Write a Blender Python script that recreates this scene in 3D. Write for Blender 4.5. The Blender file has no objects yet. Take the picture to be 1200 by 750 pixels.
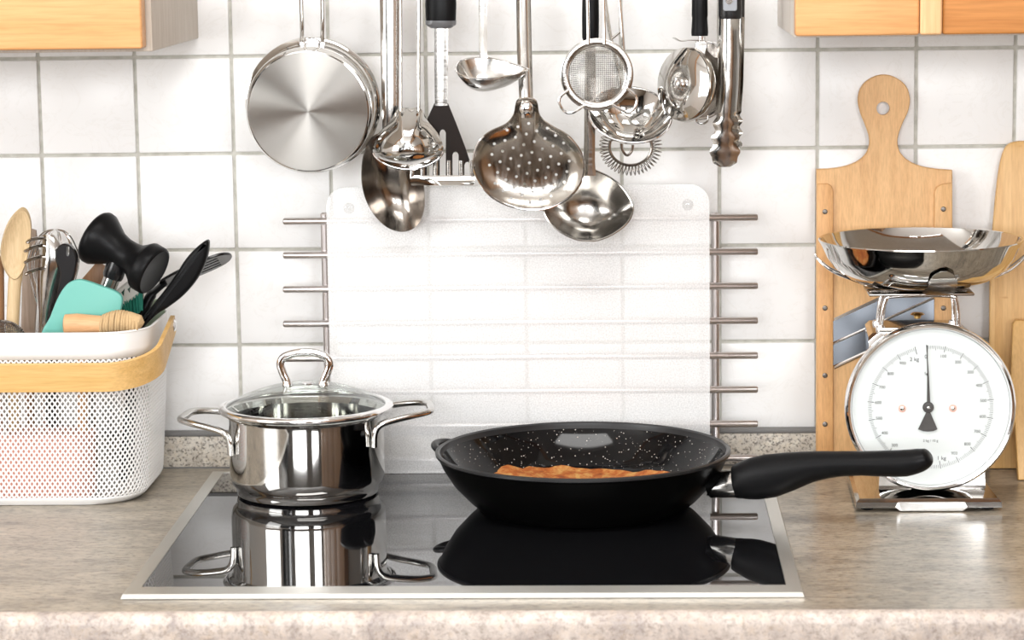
import bpy, bmesh, math, random
from mathutils import Vector as V, Matrix
from math import sin, cos, pi, radians, sqrt, atan2
random.seed(7)
scn = bpy.context.scene
COL = scn.collection

# ------------------------------------------------------------------ camera
FPX = 3134.44
CAM = V((0.59874, -2.74219, 0.56196))
YAW, PIT, ROL = -0.04146, -0.14822, -0.0134
FW = V((sin(YAW)*cos(PIT), cos(YAW)*cos(PIT), sin(PIT)))
R0 = V((cos(YAW), -sin(YAW), 0)); U0 = R0.cross(FW)
RT = R0*cos(ROL)+U0*sin(ROL); UP = -R0*sin(ROL)+U0*cos(ROL)
cd = bpy.data.cameras.new('camera'); co = bpy.data.objects.new('camera', cd); COL.objects.link(co)
cd.sensor_width = 36; cd.lens = FPX/1200*36; cd.clip_start = .05; cd.clip_end = 60
M = Matrix((RT, UP, -FW)).transposed().to_4x4(); M.translation = CAM; co.matrix_world = M
cd.dof.use_dof = True; cd.dof.focus_distance = 2.58; cd.dof.aperture_fstop = 10
scn.camera = co

# ------------------------------------------------------------------ world, lights, exposure
w = bpy.data.worlds.new('daylight'); scn.world = w; w.use_nodes = True
bg = w.node_tree.nodes['Background']; bg.inputs[0].default_value = (.80, .90, 1, 1); bg.inputs[1].default_value = 1.5
scn.view_settings.view_transform = 'Standard'; scn.view_settings.look = 'None'
scn.view_settings.gamma = 1; scn.view_settings.use_curve_mapping = False
scn.view_settings.exposure = .24
RX0, RX1, RY, RZ0, RZ1 = -1.5, 2.7, -4.4, -.9, 1.62     # the room
def area(name, loc, rot, sx, sy, power, col=(1, 1, 1)):
    l = bpy.data.lights.new(name, 'AREA'); l.shape = 'RECTANGLE'; l.size = sx; l.size_y = sy
    l.energy = power; l.color = col
    o = bpy.data.objects.new(name, l); o.location = loc; o.rotation_euler = rot; COL.objects.link(o)
    return o
# daylight coming in through the three windows behind and beside the camera, plus an unseen ceiling lamp added for light
WINS = [(-.75, .75, .30, 1.35), (1.35, 2.15, .30, 1.35)]
area('window_daylight', (0, RY+.03, .825), (radians(90), 0, 0), 1.46, 1.0, 62, (.98, .985, 1))
area('window_daylight', (1.75, RY+.03, .825), (radians(90), 0, 0), .76, 1.0, 34, (.98, .985, 1))
area('window_daylight', (RX0+.03, -1.9, .75), (radians(90), 0, radians(-90)), 1.3, 1.15, 30, (1, .99, .97))
area('added_lamp_light', (.55, -1.25, RZ1-.075), (0, 0, 0), 1.15, .55, 17, (1, .99, .97))

# ------------------------------------------------------------------ pixel to point (places come from sight lines meeting real planes)
def ray(px, py): return FW+RT*((px-600)/FPX)-UP*((py-375)/FPX)
def P(px, py, Y):
    d = ray(px, py); return CAM+d*((Y-CAM.y)/d.y)
def G(px, py, z=0.0):
    d = ray(px, py); return CAM+d*((z-CAM.z)/d.z)
def S(Y): return (P(700, 200, Y)-P(600, 200, Y)).length/100     # metres per pixel

# ------------------------------------------------------------------ materials
def mat(name, col, rough=.5, metal=0, **k):
    m = bpy.data.materials.new(name); m.use_nodes = True
    b = m.node_tree.nodes['Principled BSDF']
    b.inputs['Base Color'].default_value = (*col, 1); b.inputs['Roughness'].default_value = rough
    b.inputs['Metallic'].default_value = metal
    for a, v in k.items(): b.inputs[a.replace('_', ' ')].default_value = v
    return m
def nd(m, t, **k):
    n = m.node_tree.nodes.new(t)
    for a, v in k.items():
        if a.startswith('i_'): n.inputs[a[2:].replace('_', ' ')].default_value = v
        else: setattr(n, a, v)
    return n
def lk(m, a, b): m.node_tree.links.new(a, b)
def bsdf(m): return m.node_tree.nodes['Principled BSDF']
def coords(m, scale=(1, 1, 1), gen='Object', loc=(0, 0, 0)):
    t = nd(m, 'ShaderNodeTexCoord'); mp = nd(m, 'ShaderNodeMapping')
    mp.inputs['Scale'].default_value = scale; mp.inputs['Location'].default_value = loc
    lk(m, t.outputs[gen], mp.inputs[0]); return mp.outputs[0]
def ramp(m, fac, stops):
    r = nd(m, 'ShaderNodeValToRGB'); e = r.color_ramp.elements
    while len(e) < len(stops): e.new(.5)
    for i, (p, c) in enumerate(stops):
        e[i].position = p; e[i].color = (*c, 1) if len(c) == 3 else c
    lk(m, fac, r.inputs[0]); return r.outputs[0]
def mixc(m, fac, a, b, mode='MIX'):
    n = nd(m, 'ShaderNodeMix', data_type='RGBA', blend_type=mode)
    for s, v in ((0, fac), (6, a), (7, b)):
        if hasattr(v, 'is_linked'): lk(m, v, n.inputs[s])
        else: n.inputs[s].default_value = v if s == 0 else (*v, 1)
    return n.outputs[2]
def bump(m, h, strength=.2, dist=.001):
    n = nd(m, 'ShaderNodeBump'); n.inputs['Strength'].default_value = strength; n.inputs['Distance'].default_value = dist
    lk(m, h, n.inputs['Height']); lk(m, n.outputs[0], bsdf(m).inputs['Normal']); return n
def noise(m, vec, scale, detail=4, rough=.6, dist=0):
    n = nd(m, 'ShaderNodeTexNoise'); n.inputs['Scale'].default_value = scale; n.inputs['Detail'].default_value = detail
    n.inputs['Roughness'].default_value = rough; n.inputs['Distortion'].default_value = dist
    lk(m, vec, n.inputs['Vector']); return n.outputs[0]

def wood(name, c1, c2, axis='z', rough=.45, fine=1.0, knots=0):
    m = mat(name, c1, rough)
    sc = {'z': (60, 60, 3), 'x': (3, 60, 60), 'y': (60, 3, 60)}[axis]
    v = coords(m, tuple(a*fine for a in sc))
    n1 = noise(m, v, 1.6, 6, .65, .6)
    v2 = coords(m, tuple(a*6*fine for a in sc)); n2 = noise(m, v2, 2, 3, .6)
    c = ramp(m, n1, [(.3, c2), (.62, c1)])
    g = ramp(m, n2, [(.35, (.86, .84, .8)), (.6, (1, 1, 1))])
    lk(m, mixc(m, 1.0, c, g, 'MULTIPLY'), bsdf(m).inputs['Base Color'])
    bump(m, n2, .12, .0005); return m

steel = mat('steel', (.60, .59, .57), .13, 1)
def scratch(m, s, st=.06):
    v = coords(m, s); n = noise(m, v, 1, 3, .6); bump(m, n, st, .0006)
    r = nd(m, 'ShaderNodeMapRange', i_From_Min=.3, i_From_Max=.7, i_To_Min=.10, i_To_Max=.24)
    lk(m, n, r.inputs[0]); lk(m, r.outputs[0], bsdf(m).inputs['Roughness'])
scratch(steel, (60, 60, 60), .10)
steel_worn = mat('steel_worn', (.46, .43, .39), .2, 1); scratch(steel_worn, (220, 90, 60), .12)
steel_dark = mat('steel_dark', (.34, .31, .28), .26, 1); scratch(steel_dark, (150, 150, 90), .2)
polish = mat('steel_polished', (.64, .63, .61), .06, 1)
satin = mat('steel_satin', (.50, .485, .46), .26, 1)
scratch(satin, (30, 900, 900), .008)
rackm = mat('steel_rod', (.62, .58, .57), .28, 1)
chrome = mat('chrome', (.88, .87, .87), .07, 1)
framem = mat('hob_frame_steel', (.62, .61, .57), .35, 1)
brass = mat('brass', (.80, .55, .22), .25, 1)
bladem = mat('blade_steel', (.12, .13, .145), .3, 1)
screwm = mat('screw_steel', (.20, .18, .16), .4, 1)

# spun aluminium pan base: circular brush marks make the bow-tie highlight
spun = mat('spun_steel', (.44, .425, .40), .46, 1, Anisotropic=1.0, Anisotropic_Rotation=.25)
_t = nd(spun, 'ShaderNodeTangent', direction_type='RADIAL', axis='Y'); lk(spun, _t.outputs[0], bsdf(spun).inputs['Tangent'])
_g = nd(spun, 'ShaderNodeTexWave', wave_type='RINGS', rings_direction='SPHERICAL'); _g.inputs['Scale'].default_value = 420
_g.inputs['Distortion'].default_value = 1.0
lk(spun, coords(spun), _g.inputs[0]); bump(spun, _g.outputs[1], .05, .0002)

black_soft = mat('black_soft_plastic', (.006, .006, .0065), .36)
bsdf(black_soft).inputs['Specular IOR Level'].default_value = .12
black_gloss = mat('black_plastic', (.010, .010, .011), .22)
dark_reflection_blade = mat('dark_reflection_blade', (.014, .009, .007), .25, Specular_IOR_Level=.08)  # dark reflection on the turner's steel blade, put into its base colour
pan_black = mat('pan_black', (.002, .002, .002), .30, IOR=1.3)
bsdf(pan_black).inputs['Specular IOR Level'].default_value = .06
pan_rim = mat('pan_rim', (.016, .016, .017), .35, Specular_IOR_Level=.35)
# speckled enamel inside
enamel = mat('speckled_enamel', (.003, .003, .0035), .07, IOR=1.4, Specular_IOR_Level=.42)
_v = nd(enamel, 'ShaderNodeTexVoronoi'); _v.inputs['Scale'].default_value = 430; lk(enamel, coords(enamel), _v.inputs['Vector'])
_c = nd(enamel, 'ShaderNodeSeparateColor'); lk(enamel, _v.outputs['Color'], _c.inputs[0])
_sz = nd(enamel, 'ShaderNodeMapRange', i_From_Min=.40, i_From_Max=1.0, i_To_Min=0, i_To_Max=.24); lk(enamel, _c.outputs[0], _sz.inputs[0])
_lt = nd(enamel, 'ShaderNodeMath', operation='LESS_THAN'); lk(enamel, _v.outputs['Distance'], _lt.inputs[0]); lk(enamel, _sz.outputs[0], _lt.inputs[1])
lk(enamel, mixc(enamel, _lt.outputs[0], (.003, .003, .0035), (.62, .58, .52)), bsdf(enamel).inputs['Base Color'])

# tiles
tilem = mat('white_tile', (.88, .875, .86), .30); bsdf(tilem).inputs['Specular IOR Level'].default_value = .25
_v = coords(tilem, (1, 1, 1), 'Object'); _oi = nd(tilem, 'ShaderNodeObjectInfo')
_add = nd(tilem, 'ShaderNodeVectorMath', operation='MULTIPLY_ADD'); _add.inputs[1].default_value = (1, 1, 1)
_rv = nd(tilem, 'ShaderNodeVectorMath', operation='SCALE'); lk(tilem, _oi.outputs['Location'], _rv.inputs[0]); _rv.inputs['Scale'].default_value = 7.3
lk(tilem, _v, _add.inputs[0]); lk(tilem, _rv.outputs[0], _add.inputs[2])
_n = noise(tilem, _add.outputs[0], 26, 7, .62, 1.1)
_vein = ramp(tilem, _n, [(.478, (1, 1, 1)), (.497, (.955, .95, .94)), (.512, (1, 1, 1))])
_rnd = ramp(tilem, _oi.outputs['Random'], [(0, (.865, .86, .85)), (1, (.90, .895, .885))])
lk(tilem, mixc(tilem, 1.0, _rnd, _vein, 'MULTIPLY'), bsdf(tilem).inputs['Base Color'])
bump(tilem, noise(tilem, _add.outputs[0], 40, 3), .12, .0012)
grout = mat('grout', (.50, .49, .44), .85)
lk(grout, ramp(grout, noise(grout, coords(grout), 90, 5), [(.3, (.40, .39, .34)), (.65, (.58, .57, .52))]), bsdf(grout).inputs['Base Color'])

# worktop laminate: beige grey stone print
def stone(name, base, dark, light, sc=1.0, streak=(1, 1, 1), rough=.32, fleck=.5):
    m = mat(name, base, rough)
    v = coords(m, streak)
    a = noise(m, v, 22*sc, 8, .7, .8); b = noise(m, v, 190*sc, 4, .65); c = noise(m, v, 75*sc, 5, .75, .5)
    col = ramp(m, a, [(.34, dark), (.5, base), (.68, light)])
    f = ramp(m, b, [(.37, (fleck, fleck*.97, fleck*.95)), (.49, (1, 1, 1))])
    g = ramp(m, c, [(.33, (.72, .70, .68)), (.5, (1, 1, 1)), (.68, (1.0, .95, .86))])
    x = mixc(m, 1.0, mixc(m, 1.0, col, f, 'MULTIPLY'), g, 'MULTIPLY')
    lk(m, x, bsdf(m).inputs['Base Color']); return m
worktop_m = stone('stone_laminate', (.325, .285, .228), (.185, .160, .131), (.43, .378, .305), 1.1, (.55, 1.5, 1), .28, .45)
edge_m = stone('stone_laminate_edge', (.54, .47, .42), (.38, .33, .305), (.68, .62, .57), 1.3, (1, 1, 1), .45, .75)
upst_m = stone('stone_upstand', (.58, .53, .46), (.46, .41, .35), (.68, .64, .56), 2.0, (1, 1, 1), .4, .28)
seal_m = mat('grey_seal', (.16, .155, .15), .5)

hobglass = mat('black_hob_glass', (.006, .006, .007), .012); bsdf(hobglass).inputs['IOR'].default_value = 2.2
_n = noise(hobglass, coords(hobglass), 14, 2)
bump(hobglass, _n, .02, .0006)
hobprint = mat('hob_print', (.30, .29, .28), .4)

beech = wood('beech', (.76, .46, .205), (.66, .37, .15), 'z', .5)
beech_dark = wood('beech_worn', (.72, .40, .165), (.60, .30, .11), 'z', .5)
cabwood = wood('cabinet_wood', (.80, .425, .185), (.68, .335, .125), 'x', .35, .5)
cabwood2 = wood('cabinet_wood_dark', (.60, .26, .075), (.46, .18, .045), 'x', .35, .5)
cabpale = wood('cabinet_stile', (.85, .53, .28), (.78, .46, .22), 'z', .35, .5)
carcm = wood('cabinet_carcass', (.62, .55, .48), (.55, .48, .41), 'z', .5, .5)
carcm2 = wood('cabinet_carcass_light', (.74, .69, .64), (.68, .62, .56), 'z', .5, .5)
ashw = wood('ash_handle', (.78, .50, .20), (.68, .40, .13), 'x', .45)
olive = wood('pale_spoon_wood', (.66, .50, .30), (.52, .37, .20), 'z', .6)
brownw = wood('brown_wood', (.36, .19, .09), (.26, .13, .06), 'z', .5)
toolw = wood('tool_wood', (.72, .42, .22), (.62, .33, .15), 'x', .5)
floorw = wood('floor_wood', (.16, .125, .095), (.10, .078, .058), 'x', .4, .1)
oppw = wood('opposite_wood', (.34, .20, .11), (.24, .135, .07), 'z', .4, .3)
def bamboo_mat(name, c1, c2):
    m = mat(name, c1, .42)
    t = coords(m, (1, 1, 1))
    s = nd(m, 'ShaderNodeSeparateXYZ'); lk(m, t, s.inputs[0])
    q = nd(m, 'ShaderNodeMath', operation='MULTIPLY'); q.inputs[1].default_value = 120; lk(m, s.outputs[0], q.inputs[0])
    fl = nd(m, 'ShaderNodeMath', operation='FLOOR'); lk(m, q.outputs[0], fl.inputs[0])
    wn = nd(m, 'ShaderNodeTexWhiteNoise', noise_dimensions='1D'); lk(m, fl.outputs[0], wn.inputs['W'])
    c = ramp(m, wn.outputs['Value'], [(0, c2), (1, c1)])
    g = ramp(m, noise(m, coords(m, (500, 500, 6)), 1, 4), [(.3, (.86, .82, .76)), (.6, (1, 1, 1))])
    kn = ramp(m, noise(m, coords(m, (38, 38, 90)), 1, 2), [(.70, (1, 1, 1)), (.78, (.78, .62, .42))])
    lk(m, mixc(m, 1, mixc(m, 1, c, g, 'MULTIPLY'), kn, 'MULTIPLY'), bsdf(m).inputs['Base Color']); return m
bamboo = bamboo_mat('bamboo', (.77, .49, .20), (.66, .38, .13))
bamboo2 = bamboo_mat('bamboo_small', (.80, .51, .20), (.72, .43, .15))

whitepaint = mat('white_paint', (.84, .83, .81), .7)
white_enam = mat('white_coated_metal', (.86, .86, .85), .30)
roompaint = mat('room_paint', (.30, .28, .255), .7)
pinkm = mat('pale_pink', (.86, .46, .37), .7)
teal = mat('teal_silicone', (.13, .41, .35), .5)
green_br = mat('green_bristles', (.02, .20, .14), .6)
offwhite = mat('offwhite_plastic', (.62, .60, .54), .4)
twine = mat('twine', (.55, .38, .20), .9); bump(twine, noise(twine, coords(twine), 900, 2), .6, .001)
palegreen = mat('pale_green', (.33, .42, .30), .5)
crumb = mat('fried_pancake', (.72, .26, .045), .7)
lk(crumb, ramp(crumb, noise(crumb, coords(crumb), 75, 8, .7, .5), [(.32, (.20, .04, .006)), (.48, (.46, .12, .016)), (.62, (.62, .34, .10))]), bsdf(crumb).inputs['Base Color'])
bump(crumb, noise(crumb, coords(crumb), 260, 5, .7), .8, .0015)
dialw = mat('dial_white', (.72, .735, .745), .35)
printk = mat('dial_print', (.07, .07, .08), .6)
printg = mat('dial_print_grey', (.12, .12, .12), .6)
handk = mat('dial_hand', (.05, .045, .045), .45)
redring = mat('dial_washer', (.75, .45, .38), .5)
badge = mat('grey_badge', (.18, .185, .195), .35, .5)

def thin_glass(name, tint, frost=0.0):
    m = bpy.data.materials.new(name); m.use_nodes = True; t = m.node_tree
    for n in list(t.nodes): t.nodes.remove(n)
    out = nd(m, 'ShaderNodeOutputMaterial'); tr = nd(m, 'ShaderNodeBsdfTransparent'); tr.inputs[0].default_value = (*tint, 1)
    gls = nd(m, 'ShaderNodeBsdfGlossy'); gls.inputs['Roughness'].default_value = .03
    lw = nd(m, 'ShaderNodeLayerWeight'); lw.inputs[0].default_value = .5
    pw = nd(m, 'ShaderNodeMath', operation='POWER'); pw.inputs[1].default_value = 5; lk(m, lw.outputs['Facing'], pw.inputs[0])
    fr = nd(m, 'ShaderNodeMapRange', i_To_Min=.02, i_To_Max=.8); lk(m, pw.outputs[0], fr.inputs[0])
    mx = nd(m, 'ShaderNodeMixShader'); lk(m, fr.outputs[0], mx.inputs[0])
    base = tr.outputs[0]
    if frost:      # one roughened face: part of the light scatters back, the rest goes straight through
        df = nd(m, 'ShaderNodeBsdfDiffuse'); df.inputs[0].default_value = (1, 1, 1, 1)
        v = coords(m); n1 = noise(m, v, 650, 3, .7)
        r = nd(m, 'ShaderNodeMapRange', i_From_Min=.36, i_From_Max=.64, i_To_Min=frost-.10, i_To_Max=frost+.10); lk(m, n1, r.inputs[0])
        b2 = nd(m, 'ShaderNodeMixShader'); lk(m, r.outputs[0], b2.inputs[0]); lk(m, tr.outputs[0], b2.inputs[1]); lk(m, df.outputs[0], b2.inputs[2])
        base = b2.outputs[0]
        bp = nd(m, 'ShaderNodeBump'); bp.inputs['Strength'].default_value = .5; bp.inputs['Distance'].default_value = .001
        lk(m, n1, bp.inputs['Height']); lk(m, bp.outputs[0], gls.inputs['Normal']); gls.inputs['Roughness'].default_value = .15
    lk(m, base, mx.inputs[1]); lk(m, gls.outputs[0], mx.inputs[2]); lk(m, mx.outputs[0], out.inputs[0])
    return m
lidglass = thin_glass('lid_glass', (.93, .95, .94))
panelglass = thin_glass('textured_glass', (1, 1, 1), frost=.56)
panelclear = thin_glass('panel_glass', (.99, 1, .995))
paneglass = thin_glass('window_glass', (.97, .98, .98))
clearplastic = thin_glass('clear_plastic', (.95, .95, .95))

# ------------------------------------------------------------------ mesh helpers
def new(): return bmesh.new()
ROOTLOC = {}
def thing(name, label, cat, loc, group=None):
    o = bpy.data.objects.new(name, None); o.empty_display_size = .02; COL.objects.link(o)
    o.location = loc; ROOTLOC[o] = V(loc); o['label'] = label; o['category'] = cat
    if group: o['group'] = group
    return o
def rootloc(o):
    while o.parent: o = o.parent
    return ROOTLOC.get(o, V((0, 0, 0)))
def build(name, bm, m, parent=None, smooth=40, kind=None, label=None, fixn=True):
    if fixn: bmesh.ops.recalc_face_normals(bm, faces=bm.faces)
    off = rootloc(parent) if parent else V((0, 0, 0))
    if off.length: bmesh.ops.translate(bm, verts=bm.verts, vec=-off)
    me = bpy.data.meshes.new(name); bm.to_mesh(me); bm.free()
    if smooth:
        me.shade_smooth()
        if smooth < 180: me.set_sharp_from_angle(angle=radians(smooth))
    ms = m if isinstance(m, (list, tuple)) else [m]
    for x in ms: me.materials.append(x)
    o = bpy.data.objects.new(name, me); COL.objects.link(o)
    if parent: o.parent = parent
    if kind: o['kind'] = kind
    if label: o['label'] = label
    return o
def solo(name, bm, m, label, cat, loc=None, group=None, **k):
    """a thing that is one mesh, origin at its base"""
    if loc is None:
        xs = [v.co for v in bm.verts]
        loc = V(((min(a.x for a in xs)+max(a.x for a in xs))/2, (min(a.y for a in xs)+max(a.y for a in xs))/2, min(a.z for a in xs)))
    bmesh.ops.translate(bm, verts=bm.verts, vec=-V(loc))
    o = build(name, bm, m, **k); o.location = loc; ROOTLOC[o] = V(loc); o['label'] = label; o['category'] = cat
    if group: o['group'] = group
    return o
def box(bm, x0, x1, y0, y1, z0, z1, bev=0, seg=2, mi=0, rot=None):
    vs = [bm.verts.new((x, y, z)) for x in (x0, x1) for y in (y0, y1) for z in (z0, z1)]
    fs = [bm.faces.new([vs[i] for i in f]) for f in ((0, 1, 3, 2), (4, 6, 7, 5), (0, 4, 5, 1), (2, 3, 7, 6), (0, 2, 6, 4), (1, 5, 7, 3))]
    for f in fs: f.material_index = mi
    if rot is not None:
        c = V(((x0+x1)/2, (y0+y1)/2, (z0+z1)/2))
        for v in vs: v.co = c+rot@(v.co-c)
    if bev:
        bmesh.ops.recalc_face_normals(bm, faces=fs)
        es = list({e for f in fs for e in f.edges})
        bmesh.ops.bevel(bm, geom=es, offset=bev, segments=seg, profile=.5, affect='EDGES')
    return vs
def cr(pts, n=6, closed=False):
    """Catmull-Rom through points"""
    pts = [V(p) for p in pts]; N = len(pts); out = []
    for i in range(N if closed else N-1):
        p0 = pts[(i-1) % N] if closed or i > 0 else pts[0]*2-pts[1]
        p1 = pts[i]; p2 = pts[(i+1) % N]
        p3 = pts[(i+2) % N] if closed or i+2 < N else pts[-1]*2-pts[-2]
        for k in range(n):
            t = k/n
            out.append(.5*((2*p1)+(p2-p0)*t+(2*p0-5*p1+4*p2-p3)*t*t+(3*p1-p0-3*p2+p3)*t**3))
    if not closed: out.append(pts[-1])
    return out
def tube(bm, pts, r, n=10, closed=False, cap=True, rr=None, up=None, mi=0):
    """round or oval tube; r a number or a list (or list of (a,b))"""
    pts = [V(p) for p in pts]; N = len(pts); rings = []; u = None
    for i, p in enumerate(pts):
        a = pts[i-1] if (i > 0 or closed) else p; b = pts[(i+1) % N] if (i < N-1 or closed) else p
        t = (b-a).normalized()
        if up is not None:
            u = (V(up)-t*t.dot(V(up))).normalized()
        elif u is None:
            h = V((0, 0, 1)) if abs(t.z) < .9 else V((0, 1, 0)); u = (h-t*t.dot(h)).normalized()
        else: u = (u-t*t.dot(u)).normalized()
        w_ = t.cross(u)
        q = r[i] if isinstance(r, (list, tuple)) else r
        ra, rb = q if isinstance(q, (list, tuple)) else (q, q)
        rings.append([bm.verts.new(p+u*ra*cos(2*pi*k/n)+w_*rb*sin(2*pi*k/n)) for k in range(n)])
    fs = []
    for i in range(N if closed else N-1):
        A, B = rings[i], rings[(i+1) % N]
        for k in range(n): fs.append(bm.faces.new((A[k], A[(k+1) % n], B[(k+1) % n], B[k])))
    if cap and not closed:
        fs.append(bm.faces.new(rings[0][::-1])); fs.append(bm.faces.new(rings[-1]))
    for f in fs: f.material_index = mi
def lathe(bm, prof, c, axis=(0, 0, 1), n=48, close=False, mi=0, mis=None, sx=1, sy=1):
    """profile [(r,h)] about axis through c"""
    a = V(axis).normalized(); h = V((1, 0, 0)) if abs(a.x) < .9 else V((0, 1, 0))
    u = (h-a*a.dot(h)).normalized(); v = a.cross(u); c = V(c); rings = []
    for r, z in prof:
        if r < 1e-6: rings.append([bm.verts.new(c+a*z)])
        else: rings.append([bm.verts.new(c+a*z+u*(r*cos(2*pi*k/n)*sx)+v*(r*sin(2*pi*k/n)*sy)) for k in range(n)])
    L = len(rings)
    for i in range(L if close else L-1):
        A, B = rings[i], rings[(i+1) % L]; m_ = mis[i] if mis else mi
        for k in range(n):
            k2 = (k+1) % n
            if len(A) == 1 and len(B) == 1: continue
            if len(A) == 1: f = bm.faces.new((A[0], B[k2], B[k]))
            elif len(B) == 1: f = bm.faces.new((A[k], A[k2], B[0]))
            else: f = bm.faces.new((A[k], A[k2], B[k2], B[k]))
            f.material_index = m_
def slab(bm, pts, vec, bev=0, seg=2):
    """extrude a polygon (3D points) by vec, optional bevel of the outline edges"""
    vec = V(vec); a = [bm.verts.new(V(p)) for p in pts]; b = [bm.verts.new(V(p)+vec) for p in pts]; n = len(pts)
    f1 = bm.faces.new(a[::-1]); f2 = bm.faces.new(b)
    fs = [f1, f2]+[bm.faces.new((a[i], a[(i+1) % n], b[(i+1) % n], b[i])) for i in range(n)]
    if bev:
        bmesh.ops.recalc_face_normals(bm, faces=fs)
        es = list(f1.edges)+list(f2.edges)
        bmesh.ops.bevel(bm, geom=es, offset=bev, segments=seg, profile=.5, affect='EDGES')
def dish(bm, outline, c, u, v, n, depth, th=.0012, K=9, p=2.2, cen=(0, 0), lip=0, mi=0):
    """bowl with mouth facing n; outline = [(a,b)] metres in the u,v plane about c"""
    c, u, v, n = V(c), V(u).normalized(), V(v).normalized(), V(n).normalized()
    N = len(outline); ins, outs = [], []
    for s, store, dd in ((1, ins, 0), (-1, outs, th)):
        for k in range(K+1):
            t = (k/K)**.85
            if k == 0: store.append([bm.verts.new(c+u*cen[0]+v*cen[1]-n*(depth+dd))]); continue
            z = depth*(1-t**p)+dd*(1 if k < K else .9)
            sc = t+(dd/.03 if s < 0 else 0)*(k/K)*.5
            store.append([bm.verts.new(c+u*(cen[0]+(a-cen[0])*sc)+v*(cen[1]+(b-cen[1])*sc)-n*z) for a, b in outline])
    for st in (ins, outs):
        for k in range(K):
            A, B = st[k], st[k+1]
            for i in range(N):
                j = (i+1) % N
                f = bm.faces.new((A[0], B[i], B[j])) if k == 0 else bm.faces.new((A[i], B[i], B[j], A[j]))
                f.material_index = mi
    A, B = ins[K], outs[K]
    for i in range(N): bm.faces.new((A[i], B[i], B[(i+1) % N], A[(i+1) % N])).material_index = mi
def channel(bm, st, th=.0015, n=8, ends=True):
    """curved strip: stations (px, py, Y, half width px, bulge m); bulge is towards the room"""
    rows = []
    for px, py, Y, hw, bu in st:
        c = P(px, py, Y); w_ = hw*S(Y); r = []
        for k in range(n+1):
            s = -1+2*k/n; r.append((c.x+s*w_, c.y-bu*(1-s*s), c.z))
        rows.append(([bm.verts.new(q) for q in r], [bm.verts.new((q[0]*1, q[1]+th, q[2])) for q in r]))
    for i in range(len(rows)-1):
        for side in (0, 1):
            A, B = rows[i][side], rows[i+1][side]
            for k in range(n): bm.faces.new((A[k], A[k+1], B[k+1], B[k]))
        for k in (0, n): bm.faces.new((rows[i][0][k], rows[i][1][k], rows[i+1][1][k], rows[i+1][0][k]))
    for r in (rows[0], rows[-1]):
        for k in range(n): bm.faces.new((r[0][k], r[0][k+1], r[1][k+1], r[1][k]))
def outl(pts, cpx, Y, n=5):
    """pixel outline -> metres about the pixel centre, in the x,z plane at depth Y"""
    c = P(*cpx, Y); q = cr([(p[0], p[1], 0) for p in pts], n, True); r = []
    for p in q:
        w_ = P(p.x, p.y, Y); r.append((w_.x-c.x, w_.z-c.z))
    return c, r
def ell(a, b, n=40, rot=0, e=2.0):
    r = []
    for k in range(n):
        t = 2*pi*k/n; x = a*abs(cos(t))**(2/e)*(1 if cos(t) >= 0 else -1); y = b*abs(sin(t))**(2/e)*(1 if sin(t) >= 0 else -1)
        r.append((x*cos(rot)-y*sin(rot), x*sin(rot)+y*cos(rot)))
    return r
def cut(o, cutbm):
    """boolean a set of holes out of o, leaving plain mesh data"""
    me = bpy.data.meshes.new('tmp'); bmesh.ops.recalc_face_normals(cutbm, faces=cutbm.faces); cutbm.to_mesh(me); cutbm.free()
    c = bpy.data.objects.new('tmp', me); COL.objects.link(c)
    c.matrix_world = Matrix.Translation(rootloc(o)) if o.parent else o.matrix_world.copy()
    if not o.parent: c.location = o.location
    bpy.context.view_layer.update()
    md = o.modifiers.new('b', 'BOOLEAN'); md.operation = 'DIFFERENCE'; md.object = c; md.solver = 'EXACT'
    dg = bpy.context.evaluated_depsgraph_get()
    m2 = bpy.data.meshes.new_from_object(o.evaluated_get(dg)); o.modifiers.clear()
    old = o.data; o.data = m2; bpy.data.meshes.remove(old); bpy.data.objects.remove(c); bpy.data.meshes.remove(me)
def cutlocal(o, cutbm, off):
    bmesh.ops.translate(cutbm, verts=cutbm.verts, vec=-V(off)); cut(o, cutbm)
def solidify(o, t):
    m = o.modifiers.new('s', 'SOLIDIFY'); m.thickness = t; m.offset = 0
def struct(name, bm, m, **k): return build(name, bm, m, kind='structure', **k)
def PX(pts, Y): return [P(a, b, Y) for a, b in pts]
def screw(parent, c, n=(0, -1, 0), r=.0028, m=None, name='screw'):
    b = new(); lathe(b, [(0, .0001), (r*.35, .0001), (r*.4, .0006), (r*.8, .0006), (r, .0002), (r, -.002), (0, -.002)], c, n, 14)
    o = build(name, b, m or screwm, parent)
    return o
#SECTION2

# ================================================================== THE ROOM
b = new(); box(b, RX0-.1, RX1+.1, .003, .12, RZ0, RZ1); wall_back = struct('wall_back', b, [whitepaint]); 
b = new(); box(b, -.78, 1.98, .0022, .0032, -.02, .84); build('grout_bed', b, grout, wall_back)
# the tiles, each its own piece (one shared mesh, tiny differences of seat)
b = new(); box(b, -.0484, .0484, 0, .006, -.0484, .0484, .0016, 2)
tile0 = build('tile', b, tilem, wall_back)
ZT = .42789
first = True
for j in range(-4, 4):
    for i in range(-6, 18):
        t = tile0 if first else tile0.copy()
        if not first: COL.objects.link(t); t.parent = wall_back
        first = False
        t.location = (.1*i+.05, random.uniform(-.0003, .0003), ZT-.1*j-.05)
        t.rotation_euler = (random.uniform(-.003, .003), random.uniform(-.003, .003), random.uniform(-.003, .003))
# the lowest course is cut short above the upstand
b = new(); box(b, -.0484, .0484, 0, .006, -.0484+.0065, .0484, .0016, 2)
ct0 = build('cut_tile', b, tilem, wall_back)
for i in range(-6, 18):
    t = ct0 if i == -6 else ct0.copy()
    if i > -6: COL.objects.link(t); t.parent = wall_back
    t.location = (.1*i+.05, random.uniform(-.0003, .0003), ZT-.45)

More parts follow.
